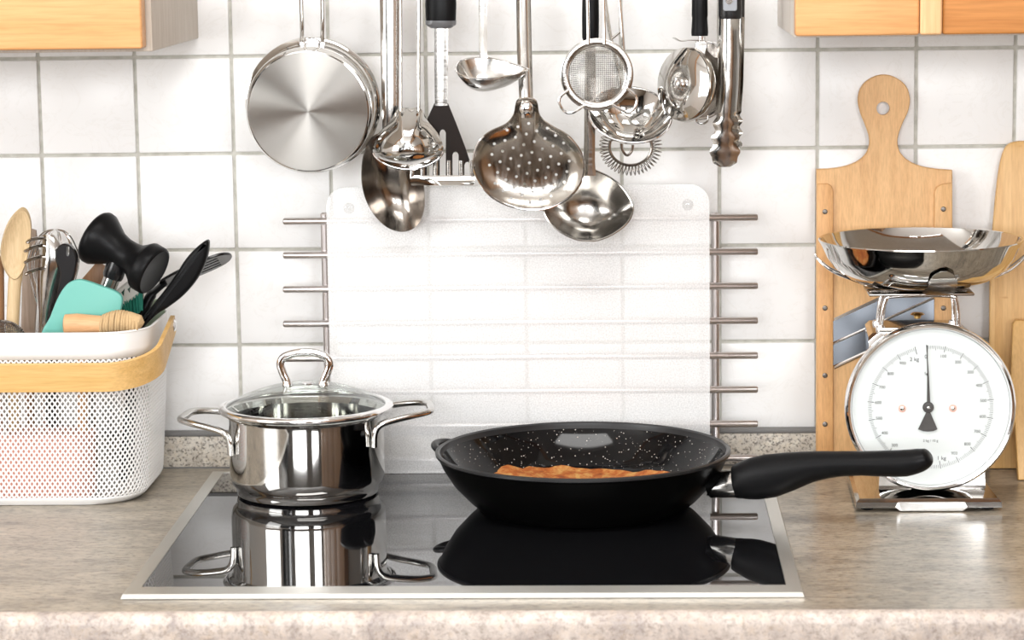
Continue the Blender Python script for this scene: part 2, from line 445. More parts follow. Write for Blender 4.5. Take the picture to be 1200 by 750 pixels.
b = new(); box(b, RX0-.1, RX1+.1, RY-.1, .12, RZ0-.06, RZ0); struct('floor', b, floorw)
b = new(); box(b, RX0-.1, RX1+.1, RY-.1, .12, RZ1, RZ1+.06); struct('ceiling', b, whitepaint)
def holed(bm, axis, at, th, a0, a1, z0, z1, holes):
    """wall at axis=at with rectangular holes [(a0,a1,z0,z1)] sorted along a"""
    def bx_(p0, p1, q0, q1):
        if p1-p0 < 1e-4 or q1-q0 < 1e-4: return
        if axis == 'y': box(bm, p0, p1, at-th, at, q0, q1)
        else: box(bm, at-th, at, p0, p1, q0, q1)
    cur = a0
    for h in holes:
        bx_(cur, h[0], z0, z1); bx_(h[0], h[1], z0, h[2]); bx_(h[0], h[1], h[3], z1); cur = h[1]
    bx_(cur, a1, z0, z1)
b = new(); holed(b, 'y', RY, .1, RX0-.1, RX1+.1, RZ0, RZ1, WINS); struct('wall_front', b, roompaint)
b = new(); holed(b, 'x', RX0, .1, RY, .003, RZ0, RZ1, [(-2.58, -1.22, .15, 1.35)]); struct('wall_left', b, whitepaint)
b = new(); box(b, RX1, RX1+.1, RY, .003, RZ0, RZ1); struct('wall_right', b, roompaint)
def window(n, cx, cy, w_, z0, z1, along):
    def bb(bm, a0, a1, d0, d1, q0, q1):
        if along == 'x': box(bm, cx+a0, cx+a1, cy-d1, cy-d0, q0, q1)
        else: box(bm, cx-d1, cx-d0, cy+a0, cy+a1, q0, q1)
    b = new(); h = w_/2
    for q in ((-h, h, z0, z0+.05), (-h, h, z1-.05, z1), (-h, -h+.05, z0+.05, z1-.05), (h-.05, h, z0+.05, z1-.05), (-.03, .03, z0+.05, z1-.05)):
        bb(b, q[0], q[1], .04, .09, q[2], q[3])
    o = struct('window_%d' % n, b, mat('window_frame_paint', (.8, .8, .78), .4))
    b = new(); bb(b, -h+.05, h-.05, .062, .068, z0+.05, z1-.05); build('pane', b, paneglass, o)
window(1, 0, RY, 1.5, .30, 1.35, 'x'); window(2, 1.75, RY, .8, .30, 1.35, 'x'); window(3, RX0, -1.9, 1.36, .15, 1.35, 'y')
# things of the room behind the camera that the steel mirrors
t = thing('base_cabinet', 'brown wooden kitchen units along the wall opposite the hob', 'cabinet', (.6, -4.1, RZ0))
b = new(); box(b, -1.2, 2.4, -4.395, -3.85, RZ0+.1, -.06); build('body', b, oppw, t)
b = new(); box(b, -1.2, 2.4, -4.395, -3.83, -.06, -.02, .004); build('worktop', b, black_soft, t)
for k in range(6):
    b = new(); box(b, -1.19+k*.6, -.61+k*.6, -3.85, -3.832, RZ0+.11, -.08, .003); d = build('door', b, oppw, t)
b = new(); box(b, -1.15, 2.35, -4.395, -3.9, RZ0, RZ0+.1); build('plinth', b, black_soft, t)
t = thing('tall_cabinet', 'tall brown wooden larder cabinet in the corner behind the camera', 'cabinet', (2.35, -3.2, RZ0))
b = new(); box(b, 2.1, 2.695, -3.6, -1.3, RZ0, 1.3, .004); build('body', b, oppw, t)
for k in range(4):
    b = new(); box(b, 2.082, 2.1, -3.59+k*.575, -3.03+k*.575, RZ0+.08, 1.29, .003); build('door', b, oppw, t)
t = thing('refrigerator', 'unseen dark upright refrigerator against the left wall', 'refrigerator', (-1.2, -3.2, RZ0))  # out of view, put in as something dark for the steel tools to reflect
b = new(); box(b, -1.495, -.9, -3.6, -2.95, RZ0, .95, .01); build('body', b, black_gloss, t)
b = new(); tube(b, [(-.87, -3.5, -.2), (-.87, -3.5, .6)], .012); build('handle', b, steel, t)
t = thing('added_ceiling_lamp', 'flat white ceiling lamp added unseen over the kitchen floor for more light', 'lamp', (.55, -1.25, RZ1-.06))  # housing of the lamp added out of view to light the room
b = new(); box(b, -.05, 1.15, -1.55, -.95, RZ1-.065, RZ1, .004); build('housing', b, whitepaint, t)

# ------------------------------------------------------------------ lower units and worktop
for k in range(6):
    x = -1.2+k*.6+.02
    t = thing('base_cabinet', ['wooden base cabinet under the far left end of the worktop', 'wooden base cabinet under the worktop left of the basket',
        'wooden base cabinet under the wire basket', 'wooden base cabinet under the hob', 'wooden base cabinet under the kitchen scale',
        'wooden base cabinet under the right end of the worktop'][k], 'cabinet', (x+.3, -.3, RZ0))
    b = new(); box(b, x+.001, x+.599, -.56, -.01, RZ0+.1, -.0385); build('body', b, carcm, t)
    b = new(); box(b, x+.002, x+.598, -.58, -.561, RZ0+.11, -.05, .003); d = build('door', b, cabwood, t)
    b = new(); tube(b, [(x+.5, -.581, -.12), (x+.5, -.61, -.12), (x+.5, -.61, -.25), (x+.5, -.581, -.25)], .005); build('handle', b, steel, d)
    b = new(); box(b, x+.002, x+.598, -.50, -.01, RZ0, RZ0+.1); build('plinth', b, black_soft, t)
t = thing('worktop', 'beige stone-patterned laminate worktop running under the hob, basket and scale', 'worktop', (.6, -.31, -.038))
YF = -.612
b = new(); pr = [(.002, -.038), (YF+.012, -.038), (YF+.012, 0), (.002, 0)]
slab(b, [(-1.18, y, z) for y, z in pr], (3.6, 0, 0)); build('slab', b, worktop_m, t)
b = new(); pr = [(YF+.0119, -.038), (YF+.003, -.038), (YF, -.034), (YF, -.010)]+[(YF+.010-.010*cos(a), -.010+.010*sin(a)) for a in [pi/2*k/8 for k in range(1, 9)]]+[(YF+.0119, 0)]
slab(b, [(-1.18, y, z) for y, z in pr], (3.6, 0, 0)); build('front_edge', b, edge_m, t, label='paler speckled rounded front edge')
ZU = .0339
b = new(); box(b, -1.18, 2.42, -.0144, -.0006, .0012, ZU, .001); build('upstand', b, upst_m, t, label='speckled pale stone strip along the wall')
b = new(); box(b, -1.18, 2.42, -.0152, -.0006, ZU, ZU+.0042, .0008); build('seal_strip', b, seal_m, t, label='dark grey sealing strip on top of the upstand')
b = new(); box(b, -1.18, 2.42, -.0160, -.0006, .0001, .0013); build('joint_strip', b, seal_m, t)

# ------------------------------------------------------------------ the hob
HX0, HX1, HY0, HY1 = .1747, .7494, -.5615, -.058
t = thing('induction_hob', 'black glass hob with a brushed steel frame set in the worktop', 'hob', ((HX0+HX1)/2, -.31, .0005))
b = new()
gx0, gx1 = HX0+.0135, HX1-.0135; gy0, gy1 = G(600, 692).y, HY1-.0
z0, z1 = .0005, .0042
o_ = [(HX0, HY0), (HX1, HY0), (HX1, HY1+.008), (HX0, HY1+.008)]; i_ = [(gx0, gy0), (gx1, gy0), (gx1, gy1), (gx0, gy1)]
def ringv(q, z): return [b.verts.new((x, y, z)) for x, y in q]
ob, ot, it, ib = ringv(o_, z0), ringv([(x+(.0015 if x < .4 else -.0015), y+(.002 if y < -.3 else -.001)) for x, y in o_], z1), ringv(i_, z1), ringv(i_, z0)
for A, B in ((ob, ot), (ot, it), (it, ib), (ib, ob)):
    for k in range(4): b.faces.new((A[k], A[(k+1) % 4], B[(k+1) % 4], B[k]))
build('frame', b, framem, t, smooth=0)
b = new(); box(b, gx0+.0003, gx1-.0003, gy0+.0003, gy1-.0003, .0006, .0040); glass_o = build('glass_plate', b, hobglass, t)
GLZ = .0040
# ------------------------------------------------------------------ wall cabinets
def wallcab(x0, x1, zc, zd, label, cm, parts):
    t = thing('wall_cabinet', label, 'cabinet', ((x0+x1)/2, -.15, zc))
    b = new(); box(b, x0, x1, -.275, -.001, zc, zc+.55, .001); build('body', b, cm, t)
    for (a0, a1, mm, nm, y, lab) in parts:
        b = new(); box(b, a0, a1, -y-.022, -y, zd, zd+.55, .0025, 3); build(nm, b, mm, t, label=lab)
xb = P(233, 46, 0).x
xd = P(167, 58, -.3).x
wallcab(-1.0, xb, P(233, 46, 0).z+.001, P(100, 58, -.3).z, 'orange wooden wall cabinet at the top left', carcm,
        [(xd-.601, xd, cabwood, 'door', .278, None), (-1.0, xd-.604, cabwood, 'door', .278, None)])
xc = P(911, 35, 0).x; x2 = P(932, 43, -.3).x
zc2 = P(911, 35, 0).z+.004; zd2 = P(1000, 42, -.3).z
xs1, xs2 = P(1078, 42, -.3).x, P(1104, 42, -.3).x
wallcab(xc, 1.9, zc2, zd2, 'orange wooden wall cabinet at the top right', carcm2,
        [(x2, xs1-.0005, cabwood, 'door', .278, None), (xs1, xs2, cabpale, 'stile', .280, 'paler upright strip between the doors'), (xs2+.0005, 1.9, cabwood2, 'door', .276, 'darker orange door')])

# ------------------------------------------------------------------ steel rod rack behind the glass panel
YR = -.050
zr0 = GLZ
def rp(px, py, Y=YR): return P(px, py, Y)
t = thing('rod_rack', 'steel rack of horizontal rods standing behind the textured glass panel', 'rack', (.49, YR, zr0))
for px in (380, 838):
    tp = rp(px, 249)
    b = new(); tube(b, [(tp.x, YR, zr0), (tp.x, YR, tp.z-.0015), (tp.x, YR, tp.z)], [.0042, .0042, .0026], 14); build('upright', b, rackm, t)
RY_ = YR-.0078
for l, r in ((260, 254), (300, 294), (340, 334), (380, 375), (421.5, 415), (461, 455), (501, 495), (541, 535.5)):
    a = P(332, l, RY_); c = P(888, r, RY_)
    b = new(); z = (a.z+c.z)/2
    tube(b, [(a.x, RY_, z), (a.x+.0012, RY_, z), (c.x-.0012, RY_, z), (c.x, RY_, z)], [.0026, .0036, .0036, .0026], 14); build('rod', b, rackm, t)
# glass panel
t = thing('glass_panel', 'clear textured glass splash panel with rounded corners leaning on the rods', 'panel', (.49, -.0645, GLZ))
YG = -.0636
x0, x1 = P(386, 400, YG).x, P(832, 400, YG).x; zt_ = P(600, 217, YG).z; r = .020
pts = [(x0, YG, GLZ), (x1, YG, GLZ)]+[(x1-r+r*cos(a), YG, zt_-r+r*sin(a)) for a in [pi/2*k/8 for k in range(9)]]+[(x0+r+r*cos(a), YG, zt_-r+r*sin(a)) for a in [pi/2+pi/2*k/8 for k in range(9)]]
b = new(); slab(b, pts, (0, -.004, 0), .0012, 2); pg = build('pane', b, [panelclear, panelglass], t)
for f in pg.data.polygons:
    if f.normal.y < -.9: f.material_index = 1
for px, py in ((409, 244), (806, 240)):
    c = P(px, py, YG-.0041); b = new(); lathe(b, [(0, .0016), (.0045, .0014), (.0056, .0004), (.0058, 0), (0, 0)], c, (0, -1, 0), 24); build('foot', b, clearplastic, t)

# ================================================================== POT
s_ = P(360, 500, -.155)
PX0, PYc = P(359.5, 500, -.155).x, -.157
t = thing('cooking_pot', 'polished steel pot with two side handles on the left of the hob', 'pot', (PX0, PYc, GLZ))
rb = .0765; zrim = P(353, 472, PYc).z-.003
prof = [(0, .001), (.066, .001), (.0695, .0025), (.0705, .006), (.0705, .0085), (.0725, .011), (.0745, .0135), (rb-.0006, .018), (rb, .026), (rb, zrim-.014), (rb+.0004, zrim-.009), (rb+.004, zrim-.006), (rb+.0045, zrim-.005),
        (rb+.003, zrim-.0045), (rb-.0018, zrim-.010), (rb-.002, .03), (rb-.006, .012), (0, .010)]
b = new(); lathe(b, [(r, z+GLZ-.0005) if z < .02 else (r, z) for r, z in prof], (PX0, PYc, 0), n=96); build('body', b, polish, t)
def pot_handle(sgn, pts):
    b = new(); tube(b, cr([V((PX0, PYc, 0))+V((sgn*p[0], p[1], p[2])) for p in pts], 7), [(.0042, .0034)]*(7*(len(pts)-1)+1), 12)
    build('side_handle', b, steel, t)
hz = P(212, 492, PYc).z
pl = lambda zz: [(.0660, -.0445, zz-.026), (.0672, -.0450, zz-.012), (.073, -.0450, zz-.004), (.088, -.041, zz+.000), (.108, -.034, zz+.003), (.121, -.022, zz+.004), (.1225, 0, zz+.004), (.121, .022, zz+.004), (.108, .034, zz+.003), (.088, .041, zz), (.073, .045, zz-.004), (.0672, .045, zz-.012), (.066, .0445, zz-.026)]
ang = radians(6)
def rotz(p, a): return (p[0]*cos(a)-p[1]*sin(a), p[0]*sin(a)+p[1]*cos(a), p[2])
pot_handle(-1, [rotz(p, .10) for p in pl(hz-.002)])
pot_handle(1, [rotz(p, .10) for p in pl(P(507, 482, PYc).z-.002)])
# lid
lt = thing('pot_lid', 'domed glass lid with a steel rim and loop handle lying on the pot', 'lid', (PX0, PYc, zrim-.004))
b = new(); lathe(b, [(rb+.0085, zrim-.0035), (rb+.0100, zrim-.001), (rb+.0086, zrim+.0016), (rb+.005, zrim+.0026), (rb+.0015, zrim+.0022), (rb+.001, zrim+.0008), (rb+.004, zrim-.0035)], (PX0, PYc, 0), n=160, close=True); build('rim', b, chrome, lt, smooth=75)
gp = [(rb+.004-(rb+.004)*k/14, zrim+.001+.0225*(1-(1-k/14)**2.0)) for k in range(15)]
b = new(); lathe(b, gp+[(r, z-.003) for r, z in gp[::-1]][:-1]+[(rb+.004, zrim-.002)], (PX0, PYc, 0), n=72); build('glass', b, lidglass, lt)
ztop = zrim+.0232
b = new(); lathe(b, [(0, .0014), (.004, .0012), (.006, .0004), (.006, -.001), (0, -.001)], (PX0+.003, PYc-.004, ztop), n=20); build('vent', b, chrome, lt)
k_ = S(PYc)
hp = [(-20, 0), (-21, 5), (-25, 14), (-27.5, 24), (-24, 32), (-12, 37), (2, 38.5), (16, 37), (27, 32), (31, 24), (28, 14), (24, 5), (23, 0)]
b = new(); tube(b, cr([(PX0+(a-1)*k_, PYc-.004, ztop-.001+c*k_) for a, c in hp], 7), [(.0030, .0042)]*85, 14); build('loop_handle', b, chrome, lt)
for a in (-21, 22):
    b = new(); lathe(b, [(0, .003), (.0045, .003), (.0055, .0005), (.0055, -.002), (0, -.002)], (PX0+a*k_, PYc-.004, ztop-.001), n=18); build('handle_foot', b, chrome, lt)

# ================================================================== PAN
c_ = G(687, 597, GLZ); PC = V((P(683, 527, -.225).x, -.225, 0)); zr = P(683, 526, -.225).z
t = thing('frying_pan', 'black frying pan with speckled inside on the right of the hob', 'pan', (PC.x, PC.y, GLZ))
R = .1402; rbz = .102
op = [(0, GLZ+.0003), (rbz-.004, GLZ+.0003), (rbz, GLZ+.003), (rbz+.008, GLZ+.010), (R-.016, zr*.48), (R-.006, zr*.74), (R-.0018, zr*.90), (R-.0008, zr-.004)]
rimp = [(R+.0012, zr-.003), (R+.0012, zr-.0008), (R-.0008, zr+.0004), (R-.0032, zr-.0008)]
ip = [(R-.0045, zr-.006), (R-.012, zr*.72), (R-.022, zr*.46), (R-.034, zr*.26), (R-.046, GLZ+.0065), (R-.054, GLZ+.005), (0, GLZ+.005)]
prof = op+rimp+ip; mis = [0]*(len(op)-1)+[1]*(len(rimp)+1)+[2]*(len(ip)-1)
b = new(); lathe(b, prof, PC, n=128, mis=mis); build('body', b, [pan_black, pan_rim, enamel], t)
HA = radians(-20); hd = V((cos(HA), sin(HA), 0)); hs = V((-sin(HA), cos(HA), 0))
def hp3(d, z, s=0): return PC+hd*d+hs*s+V((0, 0, z))
# helper handle opposite
b = new(); tube(b, cr([hp3(-R+.004, zr-.008, -.020), hp3(-R-.006, zr-.006, -.016), hp3(-R-.012, zr-.004, -.006), hp3(-R-.013, zr-.004, .006), hp3(-R-.008, zr-.005, .016), hp3(-R+.004, zr-.008, .020)], 5), [(.0032, .004)]*26, 10)
build('helper_handle', b, pan_rim, t)
# handle root, ferrule, grip: sight line (px,py) met with the vertical plane of the handle
def hpl(px, py):
    d = ray(px, py); n = hs; k = (PC-CAM).dot(n)/d.dot(n); q = CAM+d*k; return ((q-PC).dot(hd), q.z)
def hstat(px, yt, yb, wd):
    a, zt0 = hpl(px, yt); a2, zb = hpl(px, yb); return (hp3((a+a2)/2, (zt0+zb)/2), ((zt0-zb)/2, wd))
d0 = hpl(834, 570)
b = new(); ra, rz = R-.004, zr-.028
tube(b, [hp3(R-.012, zr-.026), hp3(R-.004, zr-.024), hpl(836, 570) and hp3(hpl(836, 570)[0], hpl(836, 570)[1]), hp3(hpl(848, 570)[0], hpl(848, 570)[1])], [(.013, .016), (.012, .015), (.0105, .012), (.0095, .011)], 18, up=(0, 0, 1)); build('handle_root', b, pan_black, t)
st = [hstat(833, 556, 583, .0125), hstat(836, 555, 583, .0135), hstat(862, 551, 583, .0135), hstat(866, 550, 583, .013)]
b = new(); tube(b, [s[0] for s in st], [s[1] for s in st], 24, up=(0, 0, 1)); build('ferrule', b, steel, t, label='bright steel collar of the handle')
st = [hstat(861, 550, 580, .011), hstat(863, 547, 584, .0135), hstat(870, 542, 585, .0145), hstat(885, 536, 585.5, .015), hstat(903, 532, 583, .015), hstat(925, 530, 575, .0145), hstat(950, 529, 565, .014), hstat(980, 529, 558.5, .0135), hstat(1010, 529, 557, .0135), hstat(1040, 528, 558.5, .0135), hstat(1062, 527, 558, .0135), hstat(1078, 525.5, 553, .013), hstat(1087, 525, 546, .011), hstat(1090, 528, 540, .006)]
b = new(); tube(b, cr([s[0] for s in st], 3), [((st[i//3][1][0]*(1-(i % 3)/3)+st[min(i//3+1, len(st)-1)][1][0]*(i % 3)/3), (st[i//3][1][1]*(1-(i % 3)/3)+st[min(i//3+1, len(st)-1)][1][1]*(i % 3)/3)) for i in range(3*(len(st)-1)+1)], 28, up=(0, 0, 1))
hg = build('grip', b, black_soft, t)
# pancake
import mathutils.noise as mn
b = new(); pc = V((P(672, 545, -.205).x, -.205, GLZ+.0052)); NR, NA = 14, 72; top = [];
def pz(x, y, r): return .006+.008*r**6*(.5+.5*sin(3.1*atan2(y, x)+.7))+.004*max(0, y/.09)*r**3+.003*mn.noise(V((x*38, y*38, 1.3)))+.002*mn.noise(V((x*120, y*120, 4)))
rings = []
for i in range(NR+1):
    r = i/NR; row = []
    for k in range(NA):
        a = 2*pi*k/NA; rr = .093*(1+.05*sin(3*a+1)+.035*sin(7*a)+.02*mn.noise(V((cos(a)*4, sin(a)*4, 0))))*r
        x, y = rr*cos(a), rr*sin(a); row.append(b.verts.new(pc+V((x, y, max(.0028, pz(x, y, r)))))) if i else None
    if i == 0: row = [b.verts.new(pc+V((0, 0, pz(0, 0, 0))))]
    rings.append(row)
for i in range(NR):
    for k in range(NA):
        A, B = rings[i], rings[i+1]; k2 = (k+1) % NA
        b.faces.new((A[0], B[k], B[k2])) if i == 0 else b.faces.new((A[k], B[k], B[k2], A[k2]))
low = [[b.verts.new(v.co-V((0, 0, .0026))) for v in row] for row in rings]
for i in range(NR):
    for k in range(NA):
        A, B = low[i], low[i+1]; k2 = (k+1) % NA
        b.faces.new((A[0], B[k2], B[k])) if i == 0 else b.faces.new((A[k], A[k2], B[k2], B[k]))
for k in range(NA): b.faces.new((rings[-1][k], low[-1][k], low[-1][(k+1) % NA], rings[-1][(k+1) % NA]))
solo('pancake', b, crumb, 'golden brown fried pancake lying in the black pan', 'food', smooth=60)
#SECTION3

# ================================================================== HANGING TOOLS
DY = .03      # the rail stands this much further out than the depths written below
P0, S0 = P, S
def P(px, py, Y): return P0(px, py, Y-DY)
def S(Y): return S0(Y-DY)
ZRAIL = .541
t = thing('utensil_rail', 'steel wall rail carrying the hanging kitchen tools, just above the picture', 'rail', (.5, -.092, ZRAIL))
b = new(); tube(b, [(.18, -0.0920, ZRAIL), (.83, -0.0920, ZRAIL)], .006, 14); build('bar', b, steel, t)
for x in (.21, .80):
    b = new(); tube(b, [(x, -.0005, ZRAIL), (x, -0.0920, ZRAIL)], .004, 10); build('bracket', b, steel, t)
def hook(parent, x, y):
    b = new(); y -= DY
    a0 = (x, y, ZRAIL-.018)
    tube(b, cr([a0, (x, (y-.1015)/2 if y < -.1015 else -.1018, ZRAIL-.004), (x, -0.1005, ZRAIL+.0035), (x, -0.0920, ZRAIL+.0085), (x, -0.0835, ZRAIL+.003)], 5), .0016, 8)
    build('hook', b, steel, parent)
NY = V((0, -1, 0))
# saucepan seen from below
def base_at(pt): return (pt.x, pt.y, pt.z)
cB, cR = P(361, 131, -.098), P(367, 122.5, -.045)
t = thing('saucepan', 'shiny steel pan hanging bottom outwards at the left end of the tools', 'pan', base_at(P(361, 205, -.07)))
ax = (cB-cR).normalized(); L = (cB-cR).length; rB = 71.5*S(-.098); rR = 79*S(-.045)
b = new(); lathe(b, [(rR-.002, .0008), (rR, -.0006), (rR+.0012, .0008), (rR+.0008, .0026), (rR-.003, .004), (rR-.0055, .008), (rR-.0065, .016), (rB+.0035, L-.012), (rB+.0028, L-.006), (rB+.0006, L-.002), (rB-.001, L-.0016), (rB-.002, L-.003), (rB-.004, L-.004), (rR-.009, .01), (rR-.004, .001)], cR, ax, 96); build('body', b, polish, t)
b = new(); bm_c = cR+ax*L
lathe(b, [(0, .0004), (rB*.3, .0004), (rB*.97, .0002), (rB*.99, -.0006), (rB-.002, -.0016), (rB-.002, -.003), (0, -.003)], bm_c, ax, 96)
build('base_disc', b, spun, t, label='spun steel base disc with circular brush marks')
for px in (353.5, 377.5):
    b = new(); f = P(px, 52, -.055); top = P(px+(-1 if px < 360 else 0), -10, -.060)
    tube(b, cr([f+V((0, .004, -.004)), f, P(px+.5, 30, -.060), top, V((top.x, -0.0960, ZRAIL-.018)), V(((P(365.5, 0, -.06).x*2+top.x)/3, -0.1002, ZRAIL+.0015)), V((P(365.5, 0, -.06).x, -0.1005, ZRAIL+.0035))], 5), .0021, 10); build('wire_handle', b, steel, t)
    b = new(); lathe(b, [(0, .004), (.0026, .0034), (.0042, .001), (.0042, -.002), (.003, -.006), (0, -.006)], f, NY, 18); build('handle_foot', b, chrome, t)
b = new(); c = P(366, 54, -.0535); lathe(b, [(0, .002), (.0075, .0018), (.0088, .0006), (.0088, -.004), (0, -.004)], c, NY, 24); build('bracket', b, chrome, t)
# serving spoon
t = thing('serving_spoon', 'large oval steel serving spoon with a broad handle hanging behind the wire-handled ladle', 'spoon', base_at(P(465, 274, -.075)))
b = new(); channel(b, [(456, -58, -.066, 10.5, .003), (456, 0, -.068, 11, .003), (456.5, 60, -.070, 10.5, .003), (457, 120, -.072, 10, .003), (457, 150, -.073, 9, .002), (458, 168, -.071, 7, .001)]); build('handle', b, steel, t)
cc, ol = outl([(440, 158), (428, 178), (424, 205), (427, 230), (437, 252), (452, 268), (470, 274), (486, 268), (495, 252), (497, 228), (493, 200), (480, 172), (462, 156)], (461, 218), -.070)
b = new(); dish(b, ol, cc, (1, 0, 0), (0, -.2, .98), (0, -.98, -.2), .022, .0012, cen=(.001, -.012)); build('bowl', b, steel_dark, t, label='dark scratched oval bowl'); hook(t, P(456, -40, -.07).x, -.066)
# wire-handled ladle, its back to the room
t = thing('ladle', 'steel ladle with double wire handle, round back outward, left of the slotted turner', 'ladle', base_at(P(478, 198, -.1)))
for px in (469.5, 490.5):
    b = new(); a = P(px, 130, -.094); tp = P(px, -40, -.084)
    tube(b, cr([a, P(px, 60, -.09), tp, V(((tp.x+P(480, 0, -.08).x)/2, -0.1080, ZRAIL-.006)), V((P(480, 0, -.08).x, -0.1020, ZRAIL-.001))], 5), .0019, 10); build('wire_handle', b, steel, t)
cc, ol = outl([(467, 128), (480, 127), (493, 128), (501, 142), (513, 157), (519, 173), (515, 184), (501, 193), (479, 198), (457, 194), (442, 185), (437.5, 174), (443, 158), (457, 142)], (479, 172), -.086)
b = new(); dish(b, ol, cc, (1, 0, 0), (0, 0, 1), (0, 1, .12), .024, .001, p=2.1, cen=(0, .002)); build('bowl', b, polish, t)
n = len(ol); lo = [cc+V((a*1.01, -.0008, z*1.01)) for a, z in ol if z < -.005]
lo.sort(key=lambda q: q.x); b = new(); tube(b, lo, .0013, 8); build('rim', b, chrome, t)
# slotted turner
t = thing('slotted_turner', 'slotted turner with a thick black grip, blade coloured as a dark reflection and bright slotted steel lip', 'turner', base_at(P(520, 217, -.08)))
Yt = -.078
b = new(); pts = [(516.5, -60, 15), (516.5, -20, 17), (516.5, 5, 18.5), (516.5, 22, 18), (516.5, 25, 17.5)]
tube(b, [P(x, y, Yt) for x, y, r in pts], [(r*S(Yt)*.6, r*S(Yt)) for x, y, r in pts], 24, up=(0, 1, 0)); build('grip', b, black_soft, t)
b = new(); tube(b, [P(516.5, y, Yt) for y in (24, 29, 33)], [(r*S(Yt)*.6, r*S(Yt)) for r in (18.5, 18, 12)], 24, up=(0, 1, 0)); build('collar', b, badge, t, label='grey collar under the grip')
b = new(); channel(b, [(517, 28, Yt, 8, .0006), (517, 80, Yt, 8, .0006), (517, 124, Yt, 7.5, .0006)], .002); build('shank', b, satin, t)
pts = [(509, 121), (525, 121), (534, 143), (545, 172), (552, 193), (557, 211), (480, 211), (484, 192), (491, 168), (499, 143)]
b = new(); slab(b, PX(pts, Yt), (0, .0014, 0)); o = build('blade', b, dark_reflection_blade, t, smooth=0)
cb = new()
for px, y0, y1 in ((489, 185, 211.5), (503.5, 178, 211.5), (518.5, 152, 211.5), (533.5, 178, 211.5), (547.5, 190, 211.5)):
    hw = 3.6; q = [(px-hw, y1-5), (px+hw, y1-5), (px+hw, y0+4), (px+hw*.6, y0+1), (px, y0), (px-hw*.6, y0+1), (px-hw, y0+4)]
    slab(cb, PX(q, Yt-.004), (0, .01, 0))
cutlocal(o, cb, rootloc(o))
b = new(); channel(b, [(518.5, 205.5, Yt-.0004, 37.5, .001), (518.5, 211, Yt-.002, 38.8, .001), (518.5, 217, Yt-.006, 37, .001)], .0014, 12); build('lip', b, polish, t, label='bright turned-up steel front edge')
for px in (484, 496, 511, 526, 540, 552):
    b = new(); tube(b, [P(px, 188, Yt-.0006), P(px+(px-518)*.04, 207, Yt-.0006)], [(.0007, .0021)]*2, 8, up=(0, 1, 0)); build('tine', b, satin, t)
hook(t, P(516.5, 0, Yt).x, Yt)
# small spouted sauce ladle
t = thing('sauce_ladle', 'small steel sauce ladle with a pointed spout, hanging in front of the skimmer handle', 'ladle', base_at(P(570, 105, -.12)))
Ys = -.115
b = new(); channel(b, [(566, -60, -.088, 5, .0004), (566, 0, -.090, 5.2, .0004), (566, 40, -.096, 5, .0004), (566, 58, -.100, 4.8, .0004), (567, 68, -.101, 4.6, .0004)], .0018); build('handle', b, satin, t)
k = S(Ys); tear = [(a*k, z*k) for a, z in ((-41, 0), (-38, 15), (-27, 25), (-10, 29), (8, 24), (26, 13), (42, 3), (43, -2), (30, -12), (10, -24), (-10, -29), (-27, -25), (-38, -15))]
tear = [(p.x, p.y) for p in cr([(a, z, 0) for a, z in tear], 4, True)]
nn = V((.05, -.38, .92)).normalized(); uu = V((1, 0, -.04)).normalized(); vv = nn.cross(uu)
b = new(); dish(b, tear, P(575, 80, Ys), uu, vv, nn, .022, .001, p=2.4, cen=(-.006, 0)); build('bowl', b, steel, t)
b = new(); tube(b, [P(575, 80, Ys)+uu*a*1.005+vv*c_*1.005 for a, c_ in tear], .0009, 6, closed=True); build('rim', b, chrome, t); hook(t, P(566, 0, -.09).x, -.088)
# skimmer
t = thing('skimmer', 'round perforated steel skimmer hanging in the middle of the tools', 'skimmer', base_at(P(617, 246, -.09)))
Yk = -.110
b = new(); channel(b, [(613, -60, -.078, 8.5, .004), (613.5, 0, -.080, 8.5, .004), (614.5, 60, -.095, 8.8, .004), (616, 100, -.106, 8.3, .004), (617, 128, -.112, 8, .003), (617.5, 138, -.112, 7, .002)], .0014); build('handle', b, steel, t)
cc, ol = outl([(606, 118), (617, 114), (629, 118), (633, 135), (645, 146), (665, 158), (680, 177), (684.5, 199), (677, 221), (660, 237), (636, 246), (606, 245), (578, 233), (561, 213), (554.5, 190), (560, 168), (574, 154), (593, 145), (602, 134)], (620, 192), Yk)
b = new(); dish(b, ol, cc, (1, 0, 0), (0, -.13, .99), (0, -.99, -.13), .011, .0011, K=12, p=4.5); o = build('bowl', b, steel_worn, t, smooth=60)
cb = new(); kk = S(Yk)
for a in range(-5, 6):
    for c_ in range(-5, 6):
        x = (a+.5*(c_ % 2))*13.2; z = c_*11.4; x, z = x*.96-z*.28, x*.28+z*.96
        if x*x+(z*1.05)**2 < 50**2:
            q = cc+V((x*kk, -.015, z*kk)); lathe(cb, [(0, 0), (.00155, 0), (.00155, .045), (0, .045)], q, (0, 1, 0), 8)
cutlocal(o, cb, rootloc(o))
b = new(); tube(b, [cc+V((a, -.0002-.13*z, z*.99)) for a, z in ol if z < .03], .0012, 8); build('rim', b, chrome, t)
b = new(); lathe(b, [(0, .004), (.004, .0034), (.0068, .001), (.0072, -.002), (0, -.002)], P(617, 127, -.1165), NY, 20); build('rivet', b, chrome, t); hook(t, P(613, 0, -.08).x, -.078)
